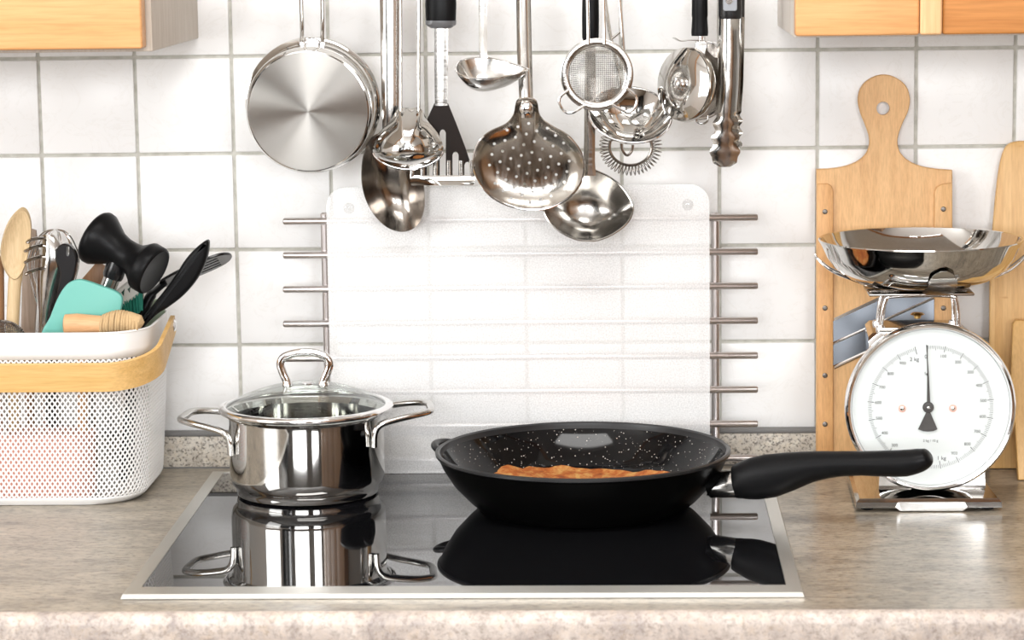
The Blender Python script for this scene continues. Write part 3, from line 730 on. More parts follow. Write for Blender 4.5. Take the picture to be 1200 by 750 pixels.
# big ladle
t = thing('soup_ladle', 'large satin steel soup ladle with a black grip hanging lowest, right of the skimmer', 'ladle', base_at(P(690, 293, -.07)))
Yl = -.066
b = new(); pts = [(692.5, -60, 8), (692, -20, 9.5), (692, 20, 10), (692, 44, 9.8), (692, 49, 8)]
tube(b, [P(x, y, -.078) for x, y, r in pts], [(r*S(Yl)*.6, r*S(Yl)) for x, y, r in pts], 20, up=(0, 1, 0)); build('grip', b, black_soft, t)
b = new(); channel(b, [(692, 46, -.077, 6.5, .0015), (691.5, 100, -.073, 6.5, .0015), (691, 160, -.070, 6.5, .0015), (690.5, 190, -.069, 6.8, .0015), (690, 206, -.069, 8.5, .001)], .0018); build('shank', b, satin, t)
nn = V((.04, -.92, .38)).normalized(); uu = V((1, 0, -.04)).normalized(); vv = nn.cross(uu)*-1
vv = V((0, 0, 1))-nn*nn.z; vv.normalize()
kk = S(-.085); ol = [(a*kk, z*kk*1.03) for a, z in ((-53, 0), (-49, 16), (-36, 32), (-18, 42), (0, 47), (18, 42), (36, 31), (49, 15), (54, 0), (47, -17), (30, -31), (12, -39), (0, -40), (-14, -39), (-32, -31), (-47, -17))]
ol = [(p.x, p.y) for p in cr([(a, z, 0) for a, z in ol], 3, True)]
b = new(); dish(b, ol, P(688.5, 243, -.082), uu, vv, nn, .032, .0013, p=2.3, cen=(0, -.002)); build('bowl', b, satin, t)
b = new(); tube(b, [P(688.5, 243, -.082)+uu*a+vv*c_ for a, c_ in ol], .001, 6, closed=True); build('rim', b, steel, t); hook(t, P(692, 0, -.078).x, -.078)
# small sieve
t = thing('tea_sieve', 'small round wire-mesh sieve with two wire ears hanging in front of the soup ladle handle', 'sieve', base_at(P(700, 133, -.12)))
Yv = -.112; kk = S(Yv); cv = P(699.5, 87.5, Yv)
b = new(); lathe(b, [(34*kk, 0), (35*kk, .0006), (42*kk, .0006), (43*kk, 0), (43*kk, -.001), (35*kk, -.0012), (34*kk, -.003)], cv, NY, 64, close=True); build('rim', b, satin, t)
b = new(); tube(b, [cv+V((34.2*kk*cos(a), .0006, 34.2*kk*sin(a))) for a in [2*pi*i/48 for i in range(48)]], .0010, 6, closed=True); build('inner_ring', b, steel_dark, t)
b = new(); Rm = 34*kk
def domz(x, z): return .002+.020*sqrt(max(0, 1-(x*x+z*z)/(Rm*Rm)))
N = 38
for s in range(2):
    for i in range(1, N):
        c_ = -Rm+2*Rm*i/N; h = sqrt(Rm*Rm-c_*c_); pts = []
        for q in range(11):
            d = -h+2*h*q/10; x, z = (c_, d) if s else (d, c_)
            pts.append(cv+V((x, domz(x, z), z)))
        tube(b, pts, .00034, 3, cap=False)
build('mesh', b, steel, t, kind='stuff', fixn=False)
for px in (689, 708):
    b = new(); tube(b, cr([P(px+.5, 52, Yv-.001), P(px, 20, Yv+.004), P(px-1, -30, Yv+.014), V((P(px, -60, -.09).x, -0.1120, ZRAIL-.012)), V((P(698, 0, -.08).x, -0.1015, ZRAIL-.0005))], 5), .0016, 8); build('wire_handle', b, steel, t)
for sgn in (-1, 1):
    q = [(-33, -17), (-43, -25), (-44.5, -33), (-38, -43), (-29, -44), (-15, -36)] if sgn < 0 else [(35, -16), (45, -25), (46.5, -34), (41, -43), (33, -43.5), (18, -35)]
    b = new(); tube(b, cr([cv+V((a*kk, -.0022, c_*kk)) for a, c_ in q], 6), .0015, 8); build('wire_ear', b, chrome, t)
# deep ladle with V wires
t = thing('wire_ladle', 'round steel ladle with two wires for a handle hanging below the small sieve', 'ladle', base_at(P(738, 172, -.1)))
nn = V((.04, -.72, .69)).normalized(); uu = V((1, 0, -.05)).normalized(); vv = (V((0, 0, 1))-nn*nn.z).normalized(); kk = S(-.09)
cd_ = P(738.5, 134, -.085); ol = ell(49*kk, 43*kk, 44)
b = new(); dish(b, ol, cd_, uu, vv, nn, .026, .0012, p=2.3); build('bowl', b, polish, t)
b = new(); tube(b, [cd_+uu*a+vv*c_ for a, c_ in ol], .0011, 6, closed=True); build('rim', b, chrome, t)
for q in ([(704, -40), (709, 0), (716, 46), (724, 80), (728, 106)], [(722, -40), (726, 0), (730, 50), (732, 80), (735, 105)]):
    pts = [P(x, y, -.076+.0000*y) for x, y in q]; b = new(); tube(b, cr([V((P(712, 0, -.07).x, -0.1015, ZRAIL-.001))]+pts+[cd_+vv*41*kk], 5), .0019, 8); build('wire_handle', b, steel, t)
b = new(); tube(b, [P(714, 48, -.0765), P(727, 37, -.0765)], .0013, 8); build('cross_wire', b, steel, t)
# spiral whisk
t = thing('spiral_whisk', 'coiled spring whisk peeping out under the wire ladle', 'whisk', base_at(P(738, 206, -.045)))
Yw = -.040; kk = S(Yw); cw = P(739, 172, Yw)
arc = [V((25*kk*cos(a), 0, 22*kk*sin(a))) for a in [radians(20)-radians(220)*i/60 for i in range(61)]]
b = new(); tube(b, [cw+p for p in arc], .0016, 8); build('frame', b, steel_dark, t)
b = new(); hx = []; turns = 30
for i in range(turns*10+1):
    a = radians(28)-radians(236)*i/(turns*10); ph = 2*pi*i/10
    ce = V((28*kk*cos(a), 0, 25*kk*sin(a))); rad = V((cos(a), 0, sin(a)))
    hx.append(cw+ce+rad*(5.5*kk*cos(ph))+V((0, 5.5*kk*sin(ph), 0))+rad*.003)
tube(b, hx, .00055, 5); build('spring', b, steel_dark, t)
b = new(); tube(b, cr([P(728, 160, Yw), P(729, 175, Yw), P(735, 182, Yw), P(741, 175, Yw), P(741, 160, Yw)], 6), .0014, 8); build('inner_loop', b, steel_dark, t)
b = new(); tube(b, cr([P(734, 165, Yw), P(733, 100, Yw), P(727, 20, Yw), V((P(724, -50, Yw).x, Yw-DY, ZRAIL+.008)), V((P(724, -50, Yw).x, -0.0900, ZRAIL+.0085)), V((P(724, -50, Yw).x, -0.1022, ZRAIL))], 5), .0016, 8); build('shaft', b, steel, t)
b = new(); tube(b, [P(729, 162, Yw), P(741, 162, Yw)], .0014, 8); build('yoke', b, steel_dark, t)
for s in (-1, 1):
    b = new(); tube(b, [cw+arc[0 if s > 0 else -1], P(735+s*6, 160, Yw)], .0013, 6); build('arm', b, steel_dark, t)
# pizza cutter
t = thing('pizza_cutter', 'pizza wheel with a black grip and steel finger guard hanging left of the tongs', 'pizza cutter', base_at(P(812, 140, -.08)))
Yp = -.094; kk = S(Yp)
b = new(); pts = [(820, -60, 7), (820, -25, 9), (820, 0, 9.3), (820, 18, 9.5), (820, 21, 9.0), (820, 38, 10), (820, 42, 9.6)]
tube(b, [P(x, y, Yp) for x, y, r in pts], [(r*kk*.8, r*kk) for x, y, r in pts], 24, up=(0, 1, 0)); build('grip', b, black_soft, t)
b = new(); tube(b, [P(821.5, 41, Yp), P(821.5, 48, Yp)], .0036, 14); build('ferrule', b, brass if 0 else chrome, t)
b = new(); tube(b, cr([P(790, 44.5, Yp-.01), P(797, 48, Yp-.008), P(808, 47, Yp-.004), P(822, 47.5, Yp), P(838, 50, Yp+.002)], 4), [(.0006, .0055)]*17, 10, up=(0, 0, 1)); build('guard', b, satin, t)
b = new(); slab(b, PX([(828, 51), (836, 51), (843, 58), (849, 68), (847, 70), (836, 67), (829, 60)], Yp-.004), (0, .002, 0), .0004, 1); build('guard_wing', b, steel_dark, t)
b = new(); slab(b, PX([(815, 49), (826, 47.5), (828, 52), (824, 75), (813, 62)], Yp-.006), (0, .0018, 0), .0003, 1); build('fork', b, satin, t)
wn = V((-.72, -.68, .10)).normalized(); cwh = P(803, 99, Yp-.004)
b = new(); lathe(b, [(0, .0065), (.006, .0062), (.007, .0040), (.012, .0048), (.022, .0044), (.030, .0022), (.0355, 0), (.030, -.0006), (0, -.0006)], cwh+wn*.003, wn, 56); build('wheel', b, polish, t)
b = new(); lathe(b, [(0, .0034), (.0025, .0032), (.004, .0022), (.0058, .0024), (.0064, .001), (.0064, -.001), (0, -.001)], cwh+wn*.0098, wn, 24); build('hub', b, chrome, t)
b = new(); lathe(b, [(.0352, .001), (.036, .0), (.0365, -.0035), (.0340, -.008), (.02, -.0105), (0, -.0110), (0, -.0095), (.033, -.006), (.0345, -.001)], cwh+wn*.0005, wn, 56); build('wheel_cover', b, steel_worn, t)
hook(t, P(820, 0, Yp).x, Yp)
t = thing('round_strainer', 'dull grey round strainer disc with a small wire foot behind the pizza wheel', 'strainer', base_at(P(824, 143, -.05)))
cs = P(819, 98, -.048); kk = S(-.048); sn = V((.35, -.93, 0)).normalized()
b = new(); lathe(b, [(0, -.006), (.02, -.005), (.0325, -.001), (.0345, .001), (.0355, .0), (.0345, -.0015), (.02, -.0065), (0, -.0075)], cs, sn, 48, close=False); build('disc', b, steel_dark, t)
b = new(); tube(b, [cs+sn*.001+V((.0352*cos(a)*.93, -.0352*cos(a)*-.35, .0352*sin(a))) for a in [2*pi*i/40 for i in range(40)]], .0012, 6, closed=True); build('rim', b, steel, t)
b = new(); tube(b, cr([P(815, 137, -.052), P(817, 143, -.052), P(824, 145, -.052), P(829, 142, -.052), P(830, 135, -.052)], 5), .0011, 8); build('wire_foot', b, steel, t)
b = new(); tube(b, cr([P(824, 60, -.05), P(826, 0, -.052), V((P(827, -50, -.05).x, -0.0820, ZRAIL+.006)), V((P(827, -50, -.05).x, -0.0920, ZRAIL+.0078))], 5), .0017, 8); build('handle', b, steel, t)
# tongs
t = thing('tongs', 'steel tongs with scalloped tips and a black top hanging rightmost of the tools', 'tongs', base_at(P(850, 196, -.09)))
def arm(pts, Y, bu, m, sc=True):
    b = new(); st = []
    for px, py, hw in pts: st.append((px, py, Y, hw, bu*(1 if py < 120 else max(.3, 1-(py-120)/110))))
    channel(b, st, .0013, 8); return build('arm', b, m, t)
def scal(cx_, y0, y1, w0, w1):
    out = []; N = 26
    for i in range(N+1):
        f = i/N; y = y0+(y1-y0)*f; out.append((cx_, y, w0+(w1-w0)*f+(1.9*cos(f*2*pi*3.5) if f > .05 else 0)))
    return out
tp = [(853+(y+60)*-.013, y, 12.2+.0*y) for y in (-10, 20, 40, 60, 80, 100, 115)]
arm([(854.5, -10, 11.6), (854, 20, 12), (854, 60, 12.8), (853, 100, 12.5), (851.5, 122, 12.5)]+[(851-(y-128)*.03, y, h) for _, y, h in scal(0, 128, 186, 12.3, 17)]+[(849.5, 191, 14), (849.5, 195.5, 6)], -.098, .007, steel)
arm([(864, -10, 9), (863.5, 40, 9), (862, 100, 9), (860, 125, 9)]+[(860-(y-128)*.03, y, h) for _, y, h in scal(0, 128, 176, 9, 9.5)]+[(858, 181, 6)], -.072, -.004, steel_worn)
b = new(); tube(b, [P(855.5, y, -.098) for y in (-60, -30, 0, 18, 22)], [(.0085, .0105), (.009, .0112), (.009, .0115), (.009, .0115), (.0085, .011)], 20, up=(0, 1, 0)); build('grip', b, black_gloss, t)
b = new(); tube(b, [P(866, y, -.080) for y in (-60, -30, 0, 16, 20)], [(.006, .0055)]*5, 16, up=(0, 1, 0)); build('grip', b, black_gloss, t)
b = new(); slab(b, PX([(847, -12), (864, -12), (864, 11), (862, 13), (849, 13), (847, 11)], -.1068), (0, -.0012, 0), .0005, 1); bd = build('badge', b, badge, t, label='grey plate on the black grip')
b = new(); lathe(b, [(.0026, .0008), (.0034, .0008), (.0034, -.001), (0, -.001), (0, .0002), (.0026, .0002)], P(854.5, 1, -.108), NY, 20); build('ring_mark', b, chrome, bd)
hook(t, P(856, 0, -.09).x, -.098)
P, S = P0, S0
#SECTION4

# ================================================================== WIRE BASKET
BXR = P(193, 500, -.10).x; BXL = BXR-.36; BY0, BY1 = -.2035, -.022; BZT = P(60, 392, BY0-.003).z
ZB0, ZM1 = .0008, P(60, 421, BY0-.002).z
t = thing('wire_basket', 'white perforated metal basket with a bent wooden handle at the left edge', 'basket', ((BXL+BXR)/2, -.11, .0006))
def rrect(x0, x1, y0, y1, r, n=9):
    pts = []
    for cx_, cy_, a0 in ((x1-r, y0+r, -pi/2), (x1-r, y1-r, 0), (x0+r, y1-r, pi/2), (x0+r, y0+r, pi)):
        for k in range(n+1): a = a0+pi/2*k/n; pts.append((cx_+r*cos(a), cy_+r*sin(a)))
    return pts
def bring(z):
    f = (z-.0)/BZT; g = .009*(1-f)**1.3+(.010*(1-z/.014)**2 if z < .014 else 0)
    return rrect(BXL+g, BXR-g, BY0+g*.7, BY1-g*.7, .047)
def perim(pts, n):
    L = [0]
    for i in range(len(pts)):
        a, c = pts[i], pts[(i+1) % len(pts)]; L.append(L[-1]+sqrt((a[0]-c[0])**2+(a[1]-c[1])**2))
    out = []; j = 0
    for k in range(n):
        s = L[-1]*k/n
        while L[j+1] < s: j += 1
        f = (s-L[j])/(L[j+1]-L[j]); a, c = pts[j], pts[(j+1) % len(pts)]; out.append((a[0]+(c[0]-a[0])*f, a[1]+(c[1]-a[1])*f))
    return out
def band(bm, zs, n=160, mi=0):
    rows = []
    for z in zs: rows.append([bm.verts.new((x, y, z)) for x, y in perim(bring(z), n)])
    for i in range(len(rows)-1):
        for k in range(n): bm.faces.new((rows[i][k], rows[i][(k+1) % n], rows[i+1][(k+1) % n], rows[i+1][k]))
    return rows
b = new(); rows = band(b, [ZB0, .003, .006, .0085]); b.faces.new(rows[0][::-1]); o = build('base', b, white_enam, t); solidify(o, .0008)
b = new(); rows = band(b, [ZM1-.001, ZM1+.008, BZT-.002, BZT]); o = build('rim_band', b, white_enam, t); solidify(o, .0012)
b = new(); tube(b, [(x, y, BZT) for x, y in perim(bring(BZT), 120)], .0013, 8, closed=True); build('rolled_rim', b, white_enam, t)
# perforated wall: lattice of diamond holes
NP = 188; NPZ = 19; zlo, zhi = .0085, ZM1-.001
cache = {}
def lat(i, j):      # i in half cells round, j in half cells up
    z = zlo+(zhi-zlo)*j/(2*NPZ); key = round(z, 6)
    if key not in cache: cache[key] = perim(bring(z), NP*4)
    return lambda fi: cache[key][int(round(fi*2)) % (NP*4)]
b = new()
def pt(fi, fj):
    z = zlo+(zhi-zlo)*fj/(2*NPZ); key = round(z, 6)
    if key not in cache: cache[key] = perim(bring(z), NP*4)
    L = cache[key]; q = fi*2; k = int(math.floor(q)); f = q-k
    a, c = L[k % (NP*4)], L[(k+1) % (NP*4)]; return (a[0]+(c[0]-a[0])*f, a[1]+(c[1]-a[1])*f, z)
vc = {}
def gv(fi, fj):
    k = (round(fi*100) % (NP*200), round(fj*100))
    if k not in vc: vc[k] = b.verts.new(pt(fi, fj))
    return vc[k]
q_ = .64
for j in range(0, 2*NPZ+1):
    for i in range(NP*2):
        if (i+j) % 2: continue
        out = [(i+1, j), (i, j+1), (i-1, j), (i, j-1)]; inn = [(i+q_, j), (i, j+q_), (i-q_, j), (i, j-q_)]
        for k in range(4):
            k2 = (k+1) % 4
            if any(not (0 <= p[1] <= 2*NPZ) for p in (out[k], out[k2], inn[k], inn[k2])): continue
            try: b.faces.new((gv(*out[k]), gv(*out[k2]), gv(*inn[k2]), gv(*inn[k])))
            except ValueError: pass
o = build('perforated_wall', b, white_enam, t, kind='stuff', smooth=0); solidify(o, .0007)
# bent wooden handle swung down to the front
pv = V((P(199, 384, -.105).x+.002, -.105, P(199, 384, -.105).z)); zf = P(60, 443, BY0-.014).z
dd = V((0, (BY0-.012)-pv.y, zf-pv.z)); Ls = dd.length; dd.normalize(); hn = V((0, -dd.z, dd.y)); hn = hn if hn.z > 0 else -hn
XL_, XR_ = BXL-.005, pv.x; rr_ = .050; path = [(XR_, -.010)]+[(XR_, Ls-rr_-.004)]
path += [(XR_-rr_+rr_*cos(a), Ls-rr_+rr_*sin(a)) for a in [pi/2*k/10 for k in range(11)]]
path += [(XL_+rr_+rr_*cos(a), Ls-rr_+rr_*sin(a)) for a in [pi/2+pi/2*k/10 for k in range(11)]]+[(XL_, -.010)]
b = new(); rows = []
hw = .0145
for i, (x, s) in enumerate(path):
    a = path[max(0, i-1)]; c = path[min(len(path)-1, i+1)]; tx, ts = c[0]-a[0], c[1]-a[1]; l = sqrt(tx*tx+ts*ts); nx, ns = ts/l, -tx/l
    ce = V((x, pv.y, pv.z))+dd*s; no = V((nx, 0, 0))+dd*ns*1.0
    h_ = hw*(.62 if i in (0, len(path)-1) else 1)
    rows.append([b.verts.new(ce+no*o1*.0022+hn*h_*o2) for o1, o2 in ((1, -1), (1, -.8), (1, .8), (1, 1), (-1, 1), (-1, .8), (-1, -.8), (-1, -1))])
for i in range(len(rows)-1):
    for k in range(8): b.faces.new((rows[i][k], rows[i][(k+1) % 8], rows[i+1][(k+1) % 8], rows[i+1][k]))
b.faces.new(rows[0]); b.faces.new(rows[-1][::-1]); build('handle', b, ashw, t, smooth=30, label='bent pale wood handle strap swung down to the front')
b = new(); lathe(b, [(0, .003), (.004, .0025), (.0062, .0006), (.0062, -.004), (0, -.004)], pv+V((.0018, .002, .002)), (1, 0, 0), 20); build('pivot_rivet', b, chrome, t)
# contents
FL = .010      # floor of the basket
b = new(); q = rrect(BXL+.03, BXR-.062, BY0+.022, BY0+.075, .02, 5)
slab(b, [(x, y, FL-.008) for x, y in q], (0, 0, .066), .004, 2)
solo('paper_packet', b, pinkm, 'pale pink packet showing through the holes low in the white basket', 'packet')
def stick(parent, p0, p1, r, m, name='handle', n=12):
    b = new(); p0 = V(p0); p1 = V(p1); tube(b, [p0, p0+(p1-p0)*.03, p0+(p1-p0)*.5, p1-(p1-p0)*.03, p1], [r*.7, r, r*.95, r, r*.7], n); return build(name, b, m, parent)
def bt(px, py, Y): p = P(px, py, Y); return (p.x, p.y, FL)
def root(name, label, cat, px, Y): return thing(name, label, cat, bt(px, 400, Y))
# wooden spoon
t = root('wooden_spoon', 'pale worn wooden spoon standing upright at the left of the basket', 'spoon', 14, -.15); Y = -.150
cc, ol = outl([(25, 247), (33, 253), (36, 270), (33, 296), (26, 318), (17, 327), (8, 318), (2, 300), (4, 280), (12, 260)], (19, 290), Y)
b = new(); dish(b, ol, cc, (1, 0, 0), (0, 0, 1), (.25, -1, 0), .006, .005, cen=(0, 0)); build('bowl', b, olive, t)
b = new(); tube(b, [P(19, 318, Y+.006), P(17, 335, Y+.006), P(14, 395, Y+.004), V(bt(12, 400, Y))], [(.004, .0070), (.005, .0066), (.005, .0062), (.005, .006)], 14, up=(0, 1, 0)); build('handle', b, olive, t)
t = root('wooden_spoon', 'darker wooden spoon handle cut by the left edge of the picture', 'spoon', -8, -.13)
stick(t, P(-4, 300, -.13), bt(-8, 400, -.13), .0075, brownw)
t = root('wooden_spatula', 'grey-brown wooden spatula behind the spaghetti server', 'spatula', 32, -.09)
b = new(); slab(b, PX([(30, 266), (42, 270), (46, 300), (40, 400), (24, 400), (26, 300)], -.085), (0, .005, 0), .0015); build('blade', b, wood('grey_wood', (.42, .33, .26), (.30, .22, .17), 'z'), t)
stick(t, P(32, 396, -.083), bt(32, 400, -.085), .005, brownw)
# spaghetti server
t = root('spaghetti_server', 'shiny steel spaghetti server with curved prongs beside the wooden spoon', 'spaghetti server', 52, -.135); Y = -.130
b = new(); channel(b, [(56, 275, Y-.002, 7, .002), (59, 285, Y-.004, 11, .004), (61, 300, Y-.004, 14.5, .006), (60, 318, Y-.002, 17, .008), (57, 340, Y, 15, .008), (54, 365, Y, 10, .006), (51, 395, Y, 7.5, .004), (50, 415, Y, 6.5, .003)], .0014); build('body', b, steel, t)
b = new(); tube(b, [P(50, 408, Y), V(bt(49, 400, Y))], .004, 10); build('handle', b, steel, t)
for y0, x1, y1 in ((278, 31, 283), (287, 28, 293), (300, 28, 306), (314, 29, 320)):
    b = new(); tube(b, cr([P(54, y0+1, Y), P(46, y0+1, Y-.010), P(36, y1-2, Y-.018), P(x1, y1+2, Y-.022)], 5), [(.0018, .0028)]*12+[(.0016, .0024)]*3+[(.0010, .0014)], 10); build('prong', b, steel_worn, t)
# balloon whisk
t = root('balloon_whisk', 'steel balloon whisk, its thin wire loops arching above the spaghetti server', 'whisk', 64, -.095); Y = -.095
for k in range(5):
    b = new(); a = pi*k/5+.25; w_ = 31*S(Y); top = P(65, 269, Y); bt_ = P(62, 400, Y); pts = []
    for i in range(25):
        f = -1+2*i/24; r = w_*math.copysign(sqrt(max(0, 1-abs(abs(f)*2-1)**2.6)) if abs(f) < .5 else max(0, 1-(abs(f)-.5)/.5)**.8 if abs(f) >= .5 else 0, f) if True else 0
        z = bt_.z+(top.z-bt_.z)*(1-abs(f)**1.7)
        r = w_*math.copysign(min(1, (abs(f)*2.2))**.6*(1 if abs(f) < .45 else max(0.1, 1-((abs(f)-.45)/.55)**1.6*.9)), f)
        pts.append((bt_.x+(top.x-bt_.x)*(1-abs(f))+r*cos(a), Y+r*sin(a)*.8, z))
    tube(b, cr(pts, 2), .0007, 6); build('wire_loop', b, chrome, t)
stick(t, P(62, 402, Y), bt(61, 400, Y), .006, steel)
# black handle with slot
t = root('ladle', 'black plastic utensil handle end with a white hanging slot, behind the teal scraper', 'ladle', 62, -.14); Y = -.142
pts = [(p.x, p.y) for p in cr([(a, c, 0) for a, c in ((66, 292), (73, 286), (82, 288), (89, 299), (89, 314), (84, 332), (76, 352), (70, 372), (64, 400), (54, 400), (61, 365), (67, 340), (70, 318), (65, 304))], 4, True)]
b = new(); slab(b, PX(pts, Y), (0, .010, 0), .0014, 1); o = build('handle', b, black_gloss, t)
cb = new(); slab(cb, PX([(75.4, 291), (77, 289.6), (78.8, 291), (78.4, 301), (76.8, 302), (75.2, 300.5)], Y-.01), (0, .03, 0)); cutlocal(o, cb, rootloc(o))
stick(t, P(59, 396, Y+.005), bt(57, 400, Y+.003), .0045, black_gloss, 'shank')
# brown wooden spatula corner
t = root('wooden_spatula', 'brown wooden spatula corner between the teal scraper and the meat mallet', 'spatula', 105, -.08)
b = new(); slab(b, PX([(94, 329), (114, 306), (123, 312), (121, 345), (112, 400), (96, 400)], -.078), (0, .005, 0), .0012); build('blade', b, brownw, t)
stick(t, P(104, 396, -.076), bt(104, 400, -.078), .005, brownw)
# meat tenderizer
t = root('meat_mallet', 'black double-headed meat mallet sticking up out of the basket', 'mallet', 118, -.12); Y = -.118
ax = V((.84, -.30, -.45)).normalized(); mc = P(145, 297, Y); kk = S(Y)
prof = [(0, -45), (28, -45), (31.5, -43.5), (33.5, -40), (33, -34), (28, -25), (21, -13), (18.5, -2), (18.5, 8), (20, 17), (25, 24), (29.5, 29), (30.5, 31), (30.5, 43), (29.5, 45), (27.5, 46), (26, 45.5), (0, 44.5)]
b = new(); lathe(b, [(r*kk, h*kk) for r, h in prof], mc, ax, 64); build('head', b, black_soft, t)
b = new(); tube(b, [P(139, 305, Y), P(136, 313, Y), P(132.5, 323, Y), P(131.5, 326, Y)], [.0105, .0105, .0105, .0095], 22); build('neck', b, black_gloss, t)
b = new(); tube(b, [P(132, 324, Y), P(117, 362, Y), P(105, 400, Y), V(bt(92, 400, Y))], [.0083, .0083, .008, .008], 20); build('handle', b, steel, t)
# slotted turner
t = root('slotted_spatula', 'black slotted spatula pointing out to the right above the basket', 'spatula', 165, -.07)
A = P(272, 300, -.075); Bp = P(188, 335, -.085); dl = (Bp-A); ln = dl.length; dl.normalize(); sd = V((.18, -.86, .42)); sd = (sd-dl*sd.dot(dl)).normalized(); nn_ = dl.cross(sd).normalized()
def q3(s, w_): return A+dl*s+sd*w_
o2 = [(0, 0), (.003, .011), (.012, .019), (.030, .022), (.052, .020), (ln-.004, .012), (ln, 0), (ln-.004, -.012), (.052, -.020), (.030, -.022), (.012, -.019), (.003, -.011)]
pts = cr([(a, c, 0) for a, c in o2], 4, True)
b = new(); slab(b, [q3(p.x, p.y) for p in pts], nn_*.0030, .0008, 1); o = build('blade', b, black_gloss, t)
cb = new()
for w_ in (-.0125, -.0045, .0045, .0125): slab(cb, [q3(.014, w_-.0017)-nn_*.01, q3(.014, w_+.0017)-nn_*.01, q3(.058, w_+.0017)-nn_*.01, q3(.058, w_-.0017)-nn_*.01], nn_*.03)
cutlocal(o, cb, rootloc(o))
b = new(); tube(b, cr([Bp-dl*.006+nn_*.0015, P(178, 345, -.088), P(170, 360, -.09), P(162, 378, -.09), P(154, 400, -.09), V(bt(146, 400, -.09))], 5), [(.0032, .0085)]*5+[(.005, .0080)]*5+[(.006, .008)]*16, 16); build('handle', b, black_soft, t)
# black spoon
t = root('serving_spoon', 'black plastic serving spoon leaning out over the right rim of the basket', 'spoon', 165, -.13); Y = -.130
pts = [(p.x, p.y) for p in cr([(a, c, 0) for a, c in ((242, 282), (244, 290), (240, 308), (230, 328), (214, 347), (196, 361), (182, 370), (168, 384), (160, 398), (150, 400), (164, 376), (178, 358), (194, 338), (206, 321), (217, 304), (230, 290))], 4, True)]
b = new(); slab(b, PX(pts, Y), (0, .016, 0), .0045, 3); build('bowl', b, black_soft, t)
stick(t, P(157, 394, Y+.008), bt(138, 400, Y+.004), .0045, black_soft)
# dish brush with green bristles
t = root('dish_brush', 'brush with dark green bristles behind the teal scraper', 'brush', 148, -.10); Y = -.105
b = new(); slab(b, PX([(133, 343), (158, 322), (166, 330), (168, 342), (140, 362)], Y), (0, .014, 0), .002, 1); build('block', b, offwhite, t)
for k in range(5):
    b = new(); a = k*6.4; slab(b, PX([(135+a*1.1, 346-a*.55), (137+a*1.1, 344.5-a*.55), (139+a*1.1, 341-a*.5), (138+a*1.1, 350-a*.5)], Y-.0006), (0, .0006, 0)); build('ridge', b, steel_dark, t, smooth=0)
b = new()
for k in range(150):
    u1, v1 = random.random(), random.random(); p = P(137+30*u1, 359-20*u1, Y+.016*v1); q2 = P(143+24*u1+random.uniform(-1, 1), 384-22*u1+random.uniform(-1, 1), Y-.002+.018*v1); tube(b, [p, q2], .0008, 4)
build('bristles', b, green_br, t, kind='stuff', fixn=False)
b = new(); tube(b, [P(148, 352, Y+.01), V(bt(140, 400, Y+.01))], .004, 8); build('handle', b, offwhite, t)
t = root('plastic_scraper', 'dull green plastic scraper edge in the right corner of the basket', 'scraper', 176, -.06)
b = new(); slab(b, PX([(166, 352), (190, 350), (196, 372), (190, 400), (164, 400)], -.052), (0, .003, 0), .001, 1); build('blade', b, palegreen, t)
stick(t, P(176, 398, -.0505), bt(172, 400, -.0505), .004, palegreen)
# teal spatula
t = root('silicone_scraper', 'teal silicone scraper head leaning at the front of the basket', 'spatula', 95, -.165); Y = -.165
pts = [(p.x, p.y) for p in cr([(a, c, 0) for a, c in ((50, 394), (58, 372), (66, 352), (74, 338), (83, 330), (96, 328), (118, 335), (136, 342), (143, 350), (141, 366), (134, 396), (95, 400))], 4, True)]
b = new(); slab(b, PX(pts, Y), (0, .008, 0), .0022, 2); build('head', b, teal, t)
stick(t, P(95, 398, Y+.004), bt(92, 400, Y+.004), .005, toolw)
# wood handle wrapped in twine
t = thing('twine_wrapped_handle', 'light wooden tool handle wrapped in twine lying along the basket rim', 'tool handle', P(120, 388, -.178)); Y = -.178
t.location.z = P(120, 392, Y).z; ROOTLOC[t] = V(t.location); kk = S(Y)
b = new(); tube(b, [P(75.5, 380.5, Y), P(77, 380.5, Y), P(90, 380, Y), P(122, 380.5, Y)], [10*kk, 12.5*kk, 13*kk, 10.5*kk], 24); build('wood', b, toolw, t)
b = new(); tube(b, [P(121, 380.5, Y), P(140, 378, Y), P(152, 376.5, Y), P(164, 378, Y), P(168, 380, Y)], [9.5*kk, 11*kk, 12*kk, 9*kk, 3*kk], 20); build('core', b, twine, t)
for k in range(13):
    f = k/12; c = P(121+40*f, 380.5-4*sin(f*pi)+f*0, Y); r = (11.3+2*sin(f*pi)-2.2*f)*kk; b = new()
    dr = V((cos(.25+random.uniform(-.15, .15)), random.uniform(-.1, .1), -.1)).normalized(); h = V((0, 1, 0)); u = (h-dr*dr.dot(h)).normalized(); v = dr.cross(u)
    tube(b, [c+u*r*cos(a)+v*r*sin(a) for a in [2*pi*i/24 for i in range(24)]], .0016, 6, closed=True); build('twine_turn', b, twine, t)
